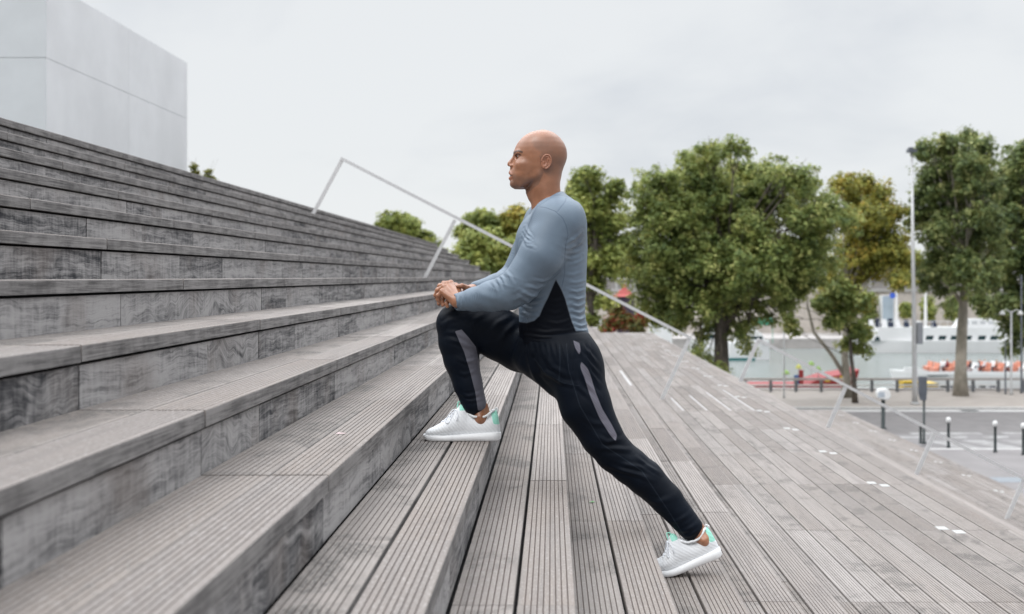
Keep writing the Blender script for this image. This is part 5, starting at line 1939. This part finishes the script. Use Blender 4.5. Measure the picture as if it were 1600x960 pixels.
# brow ridge, cheekbones, nose, lips, chin
for s in (-1, 1):
    g.cone(pw(806.5, 239.5, YM + s * 0.010), 0.0075, pw(811, 238.5, YM + s * 0.040), 0.0085, 0.012)
    g.ell(pw(810, 245.5, YM + s * 0.0315), (0.0125, 0.013, 0.0095), 0.008, cut=True)
    g.ell(pw(818, 257, YM + s * 0.047), (0.024, 0.012, 0.011), 0.022)
    g.ell(pw(799.3, 259.0, YM + s * 0.0105), (0.0085, 0.0072, 0.0062), 0.004)
    g.cone(pw(797.2, 270.3, YM), 0.0052, pw(801.5, 273.3, YM + s * 0.021), 0.0035, 0.004)
    g.cone(pw(797.6, 279.2, YM), 0.0064, pw(801.5, 276.5, YM + s * 0.020), 0.004, 0.004)
    g.cone(pw(796.2, 275.0, YM), 0.0024, pw(800.6, 275.2, YM + s * 0.021), 0.0014, 0.002, cut=True)
    # eyelids
    g.ell(pw(812.3, 244.6, YM + s * 0.0310), (0.0128, 0.0140, 0.0112), 0.003)
    g.ell(pw(808.4, 244.6, YM + s * 0.0335), (0.0060, 0.0125, 0.0030), 0.0016, cut=True)
g.ell(pw(808.3, 273, YM), (0.0255, 0.031, 0.034), 0.012)
g.cone(pw(804.3, 244.5, YM), 0.0060, pw(796.6, 255.3, YM), 0.0078, 0.008)
g.cone(pw(796.6, 255.3, YM), 0.0078, pw(795.7, 257.3, YM), 0.0076, 0.004)
g.cone(pw(799.0, 261.8, YM), 0.0045, pw(798.2, 268.0, YM), 0.0050, 0.006)
g.ell(pw(803.0, 288.3, YM), (0.0155, 0.020, 0.0135), 0.012)
g.ell(pw(804.0, 284, YM), (0.0155, 0.022, 0.012), 0.006)
g.ell(pw(806.5, 259, YM), (0.0165, 0.021, 0.022), 0.006)
# jaw angle
for s in (-1, 1):
    g.cone(pw(840, 272, YM + s * 0.050), 0.014, pw(815, 288, YM + s * 0.034), 0.013, 0.016)
V, F = g.mesh()
V = relax(V, F, 1)
fp = flat_px(V, YM)
x_, y_ = fp[:, 0], fp[:, 1]
sst = lambda a, lo, hi: np.clip((a - lo) / (hi - lo), 0, 1) ** 2 * (3 - 2 * np.clip((a - lo) / (hi - lo), 0, 1))
hairline = dist_poly(fp, [(826, 214), (829, 226), (833, 237), (842, 243)])
hair_mask = inside(fp, [(826, 205), (829, 226), (833, 238), (842, 242), (846, 262), (850, 272), (862, 283), (890, 283), (892, 200), (840, 196)])
stub = np.where(hair_mask, 1.0, 0.0) * sst(hairline + 0, 0, 7) * 0.55 * sst(y_, 203, 236) * (1 - sst(y_, 268, 284))
beard_in = inside(fp, [(844, 262), (836, 275), (820, 276), (806, 270), (795, 265), (790, 270), (794, 284), (794, 300), (822, 304), (842, 290), (850, 272)])
beard_e = dist_poly(fp, [(844, 262), (836, 275), (820, 276), (806, 270), (795, 265)])
stub = np.maximum(stub, np.where(beard_in, 1, 0) * sst(beard_e, 0, 8) * 0.62)
lip = np.exp(-((y_ - 270.8) / 2.2) ** 2) + np.exp(-((y_ - 279) / 2.8) ** 2)
lip = np.clip(lip, 0, 1) * (x_ < 802.5) * (np.abs(V[:, 1] - YM) < 0.026)
stub = stub * (1 - np.clip(lip * 1.4, 0, 1))
brow = np.zeros(len(V))
for s in (-1, 1):
    bl = dist_poly(fp, [(803.0, 240.0), (806.5, 238.2), (811, 237.9), (816, 240.2)])
    brow = np.maximum(brow, 0.9 * np.clip(1.6 - bl / 1.35, 0, 1) * (np.abs(V[:, 1] - YM) > 0.008))
lash = dist_poly(fp, [(805.3, 244.5), (807.6, 242.6), (811, 242.6), (814.2, 244.8)])
brow = np.maximum(brow, np.clip(1.5 - lash / 0.8, 0, 1) * (np.abs(V[:, 1] - YM) > 0.018))
mouthl = dist_poly(fp, [(796.5, 275.0), (802.4, 275.4)])  # shade between the lips, painted as a dark line through the brow mask
brow = np.maximum(brow, np.clip(1.3 - mouthl / 1.0, 0, 1) * 0.8 * (np.abs(V[:, 1] - YM) < 0.027))
parts.append((V, F, {'stubble': stub, 'red': lip * 0.28, 'brow': brow * 0.9}))

# ears
for s in (-1, 1):
    g = SDF((-0.065, YM + s * 0.077 - 0.03, 0.39), (0.025, YM + s * 0.077 + 0.03, 0.50), 0.0012)
    th = R(-14)
    rot = [[math.cos(th), 0, math.sin(th)], [0, 1, 0], [-math.sin(th), 0, math.cos(th)]]
    yy = YM + s * 0.0775
    ce = pw(853.6, 255.8, YM)
    ce = (ce[0], yy, ce[2])
    g.ell((ce[0], yy, ce[2]), (0.0200, 0.0078, 0.0295), 0.003, rot)
    g.ell((ce[0] - 0.0015, yy + s * 0.0075, ce[2] + 0.0010), (0.0120, 0.0070, 0.0175), 0.002, rot, cut=True)
    rim = []
    for a in range(-70, 200, 18):
        ar = R(a)
        ex, ez = 0.0182 * math.cos(ar), 0.0272 * math.sin(ar)
        rx = ex * math.cos(th) - ez * math.sin(th)
        rz = ex * math.sin(th) + ez * math.cos(th)
        rim.append((ce[0] + rx, yy + s * 0.0050, ce[2] + rz))
    for a, b in zip(rim[:-1], rim[1:]):
        g.cone(a, 0.0031, b, 0.0031, 0.0014)
    # inner fold, tragus, lobe
    g.cone((ce[0] + 0.0065, yy + s * 0.005, ce[2] + 0.010), 0.0022, (ce[0] + 0.0035, yy + s * 0.005, ce[2] - 0.012), 0.0024, 0.002)
    g.cone((ce[0] - 0.0115, yy + s * 0.002, ce[2] - 0.002), 0.0045, (ce[0] - 0.0100, yy + s * 0.003, ce[2] - 0.007), 0.0035, 0.003)
    g.cone((ce[0] - 0.0085, yy + s * 0.001, ce[2] - 0.022), 0.0062, (ce[0] - 0.0065, yy + s * 0.001, ce[2] - 0.018), 0.006, 0.004)
    g.cone((ce[0] - 0.010, yy - s * 0.010, ce[2] + 0.004), 0.009, (ce[0] - 0.008, yy - s * 0.010, ce[2] - 0.012), 0.009, 0.006)
    V, F = g.mesh()
    e_ = relax(V, F, 1)
    parts.append((e_, F, {'red': np.full(len(V), 0.16)}))

allV, allF, off_ = [], [], 0
names_ = ('stubble', 'red', 'brow', 'nail')
A_ = {k: [] for k in names_}
for V, F, at in parts:
    allV.append(V)
    allF.append(F + off_)
    off_ += len(V)
    for k in names_:
        A_[k].append(np.asarray(at.get(k, np.zeros(len(V)))))
body = obj_mesh('body', np.concatenate(allV), np.concatenate(allF), m_skin, man, {k: np.concatenate(v) for k, v in A_.items()})

# eyes
m_eye = bpy.data.materials.new('eye')
m_eye.use_nodes = True
t = NT(m_eye.node_tree)
b_ = m_eye.node_tree.nodes['Principled BSDF']
att = t.n('ShaderNodeAttribute', attribute_name='iris').outputs['Fac']
t.set(b_.inputs['Base Color'], t.mix(t.ramp(att, 0.45, 0.55), (0.45, 0.41, 0.38), (0.02, 0.012, 0.008)))
b_.inputs['Roughness'].default_value = 0.12
for s in (-1, 1):
    c = np.array(pw(812.0, 244.6, YM + s * 0.0315))
    mb = MB()
    v, f = [], []
    nu, nv = 20, 12
    look = np.array((-1, s * 0.05, 0.0))
    look /= np.linalg.norm(look)
    for j in range(nv + 1):
        for i in range(nu):
            a, b = 2 * math.pi * i / nu, math.pi * j / nv
            v.append((math.cos(a) * math.sin(b), math.sin(a) * math.sin(b), math.cos(b)))
    v = np.array(v)
    for j in range(nv):
        for i in range(nu):
            a, b = j * nu + i, j * nu + (i + 1) % nu
            f.append((a, a + nu, b + nu, b))
    iris = np.clip(((v @ look) - 0.66) / 0.2 + 0.3, 0, 1)
    mb.add(v * 0.0116 + c, f, 0, iris=iris)
    mb.build('eye', m_eye, man, True)

# ---- shoes
m_knit = bpy.data.materials.new('white knit shoe upper')
m_knit.use_nodes = True
t = NT(m_knit.node_tree)
b_ = m_knit.node_tree.nodes['Principled BSDF']
co = t.n('ShaderNodeTexCoord').outputs['Object']
att = lambda n_: t.n('ShaderNodeAttribute', attribute_name=n_).outputs['Fac']
sepc = t.n('ShaderNodeSeparateXYZ', i_0=co)
kn = t.math('SINE', t.math('MULTIPLY', t.math('ADD', att('along'), t.math('MULTIPLY', att('up'), 0.9)), 420.0))
c = t.mix(t.ramp(kn, -0.2, 0.9, 0, 0.25), (0.78, 0.79, 0.80), (0.60, 0.62, 0.65))
c = t.mix(t.ramp(att('mint'), 0.0004, 0.002), c, (0.33, 0.72, 0.58))
t.set(b_.inputs['Base Color'], c)
b_.inputs['Roughness'].default_value = 0.7
b_.inputs['Sheen Weight'].default_value = 0.1
hk = t.math('ADD', t.math('MULTIPLY', kn, 0.5), t.noise(co, 500, 3, 0.6))
t.set(b_.inputs['Normal'], t.n('ShaderNodeBump', i_Strength=0.4, i_Distance=0.0015, i_Height=hk))
m_foam = mat('white foam sole', (0.80, 0.80, 0.80), 0.5, 0, 0.02, 200, 0.1)
m_lace = mat('white lace', (0.78, 0.80, 0.84), 0.8, 0, 0.04, 300)
m_mint = mat('mint fabric', (0.33, 0.72, 0.58), 0.75, 0, 0.05, 200)

UT = [(0, .022), (.006, .033), (.016, .043), (.030, .049), (.055, .062), (.080, .078), (.105, .099), (.125, .119), (.140, .138), (.150, .145), (.160, .141), (.175, .118), (.195, .100), (.220, .090), (.245, .094), (.262, .108), (.276, .121), (.287, .120), (.294, .100), (.299, .060), (.301, .035)]
UW = [(0, .010), (.006, .024), (.016, .034), (.035, .043), (.065, .049), (.095, .050), (.130, .045), (.170, .040), (.210, .038), (.250, .037), (.275, .034), (.290, .026), (.299, .014), (.301, .006)]


def shoe(origin, bend, lift_from, name_label):
    """origin: toe tip on the ground (world); toe points to -X. bend: heel lift angle"""
    root_parts = []
    ox, oy, oz = origin

    def warp(u, w, h):
        """u along the shoe from the toe, w sideways, h up"""
        u = np.asarray(u, float)
        w = np.asarray(w, float)
        h = np.asarray(h, float)
        if bend == 0:
            return np.stack([ox + u + 0 * h, oy + w + 0 * h, oz + h + 0 * u], -1)
        n = 60
        us = np.linspace(-0.02, 0.34, n)
        ang = bend * np.clip((us - (lift_from - 0.035)) / 0.07, 0, 1)
        du = us[1] - us[0]
        xs = np.concatenate([[0], np.cumsum(np.cos((ang[1:] + ang[:-1]) / 2) * du)]) + us[0]
        zs = np.concatenate([[0], np.cumsum(np.sin((ang[1:] + ang[:-1]) / 2) * du)])
        X = np.interp(u, us, xs)
        Z = np.interp(u, us, zs)
        A = np.interp(u, us, ang)
        return np.stack([ox + X - h * np.sin(A), oy + w + 0 * h, oz + Z + h * np.cos(A)], -1)
    cu = lambda T, u: np.interp(u, [a for a, _ in T], [b for _, b in T])
    # smooth the control curves a little
    def sm(T, u):
        return (cu(T, u - .004) + 2 * cu(T, u) + cu(T, u + .004)) / 4
    nu, nv = 110, 44
    us = 0.301 * (1 - np.cos(np.linspace(0, np.pi, nu))) / 2
    th = np.linspace(0, 2 * np.pi, nv, endpoint=False)
    ct, st = np.cos(th), np.sin(th)
    v, U_, H_, M_ = [], [], [], []
    for u in us:
        top, wd = sm(UT, u), sm(UW, u)
        z0 = 0.014
        top = max(top, z0 + 0.004)
        # section: flat wide bottom, sides leaning in towards the top
        e = 0.75
        yy = np.sign(ct) * np.abs(ct) ** e * wd
        hz = (st * 0.5 + 0.5)
        hz = hz ** 0.9
        lean = 1 - 0.46 * np.clip(hz, 0, 1) ** 1.6 * np.clip((top - 0.04) / 0.08, 0, 1)
        hh_ = z0 + hz * (top - z0)
        v.append(warp(np.full(nv, u), yy * lean, hh_))
        U_.append(np.full(nv, u))
        H_.append(hh_)
        mint = np.minimum(u - (0.276 - 0.25 * (hh_ - 0.062)), hh_ - 0.062 - 0.10 * (0.30 - u))
        mint = np.maximum(mint, np.minimum(np.minimum(u - 0.140, 0.168 - u), hh_ - 0.118))
        M_.append(mint)
    v = np.concatenate(v)
    f = []
    for i in range(nu - 1):
        for k in range(nv):
            a, b = i * nv + k, i * nv + (k + 1) % nv
            f.append((a, b, b + nv, a + nv))
    mb = MB()
    f.append(tuple(range(nv - 1, -1, -1)))
    f.append(tuple((nu - 1) * nv + k for k in range(nv)))
    mb.add(v, f, 0, along=np.concatenate(U_), up=np.concatenate(H_), mint=np.concatenate(M_))
    up = mb.build('shoe', m_knit, man, True)
    up['label'] = name_label
    # sole
    ST = [(0, .024), (.02, .023), (.08, .022), (.16, .026), (.24, .032), (.29, .034), (.305, .030)]
    v, f = [], []
    nu2 = 60
    us = -0.003 + 0.307 * (1 - np.cos(np.linspace(0, np.pi, nu2))) / 2
    prof = [(-1, 0.08), (-1, 0.5), (-0.97, 0.98), (-0.8, 1.0), (0.8, 1.0), (0.97, 0.98), (1, 0.5), (1, 0.08), (0.93, 0), (-0.93, 0)]
    for u in us:
        wd = sm(UW, np.clip(u * 0.98 + 0.003, 0.0, 0.3)) + 0.0045
        tt = cu(ST, u)
        toe = 0.012 * max(0, 1 - u / 0.03) ** 2 + 0.006 * max(0, (u - 0.28) / 0.024) ** 2
        for (a, b) in prof:
            v.append(warp(u, a * wd, toe * (1 - b) + b * tt))
    v = np.array(v)
    npf = len(prof)
    for i in range(nu2 - 1):
        for k in range(npf):
            a, b = i * npf + k, i * npf + (k + 1) % npf
            f.append((a, b, b + npf, a + npf))
    f.append(tuple(range(npf - 1, -1, -1)))
    f.append(tuple((nu2 - 1) * npf + k for k in range(npf)))
    mb = MB()
    mb.add(v, f)
    mb.build('sole', m_foam, up, True)
    attach_fix = None
    # groove line round the sole
    # collar rim round the ankle
    rim = []
    for a in np.linspace(0, 2 * np.pi, 36, endpoint=False):
        u = 0.222 + 0.058 * math.cos(a)
        wy = 0.031 * math.sin(a)
        top = float(sm(UT, u))
        hgt = top - 0.0 + 0.0
        if math.cos(a) < -0.3:
            hgt = top - 0.012 * (-math.cos(a))
        rim.append(Vector(warp(u, wy, max(0.086, hgt - 0.004 + 0.006 * abs(math.sin(a))))))
    rim.append(rim[0])
    mb = MB()
    mb.tube(rim, 0.0048, 8, cap=False)
    mb.build('collar', m_knit, up, True)
    # heel pull tab and tongue loop
    mb = MB()
    pts_ = [Vector(warp(u, 0, h)) for u, h in ((.288, .106), (.292, .122), (.286, .128), (.281, .120))]
    mb.tube(pts_, [0.0045, 0.005, 0.0045, 0.004], 8)
    mb.build('heel_tab', m_knit, up, True)
    mb = MB()
    pts_ = [Vector(warp(u, 0, h)) for u, h in ((.150, .132), (.146, .150), (.136, .152), (.132, .136), (.134, .118))]
    mb.tube(pts_, [0.0035, 0.003, 0.003, 0.003, 0.003], 8)
    mb.build('tongue_loop', m_mint, up, True)
    # laces
    mb = MB()

    def top_at(u, w):
        tp = float(sm(UT, u))
        wd = float(sm(UW, u))
        ww = min(0.99, abs(w) / (wd * 0.86))
        return 0.014 + (tp - 0.014) * (0.5 + 0.5 * math.sqrt(max(0, 1 - ww ** 2))) + 0.0022
    rows_ = [0.072, 0.085, 0.098, 0.111, 0.123]
    for i, u in enumerate(rows_):
        for s in (-1, 1):
            pts_ = []
            for q_ in np.linspace(-1, 1, 7):
                uu = u + 0.006 * q_ * s
                w = 0.021 * q_
                pts_.append(Vector(warp(uu, w, top_at(uu, w))))
            mb.tube(pts_, 0.0019, 6)
    for s in (-1, 1):
        loops = [(0.121, 0, 0.004), (0.112, s * 0.018, 0.014), (0.094, s * 0.034, 0.012), (0.088, s * 0.042, -0.002), (0.100, s * 0.038, -0.012), (0.114, s * 0.020, 0.0), (0.121, s * 0.002, 0.004)]
        pts_ = [Vector(warp(u, w, top_at(u, min(0.03, abs(w))) + dz)) for u, w, dz in loops]
        fine_ = []
        for i in range(len(pts_) - 1):
            p0, p1, p2, p3 = pts_[max(i - 1, 0)], pts_[i], pts_[i + 1], pts_[min(i + 2, len(pts_) - 1)]
            for tt in np.linspace(0, 1, 5)[:-1]:
                fine_.append(0.5 * ((2 * p1) + (p2 - p0) * tt + (2 * p0 - 5 * p1 + 4 * p2 - p3) * tt ** 2 + (3 * p1 - p0 - 3 * p2 + p3) * tt ** 3))
        fine_.append(pts_[-1])
        mb.tube(fine_, 0.0018, 6)
        e = [(0.121, 0, 0.004), (0.130, s * 0.020, 0.0), (0.136, s * 0.036, -0.012), (0.132, s * 0.044, -0.03)]
        mb.tube([Vector(warp(u, w, top_at(u, min(0.03, abs(w))) + dz)) for u, w, dz in e], 0.0017, 6)
    mb.build('laces', m_lace, up, True)
    return up


up_f = shoe((P(663, 690, 5.09).x, 5.09, Zt(4)), 0.0, 0.1, 'white running shoe flat on the step with mint heel')
up_r = shoe((Xn(6) - 0.006, 4.855, Zt(7)), R(21), 0.095, 'white running shoe with lifted heel and mint heel')
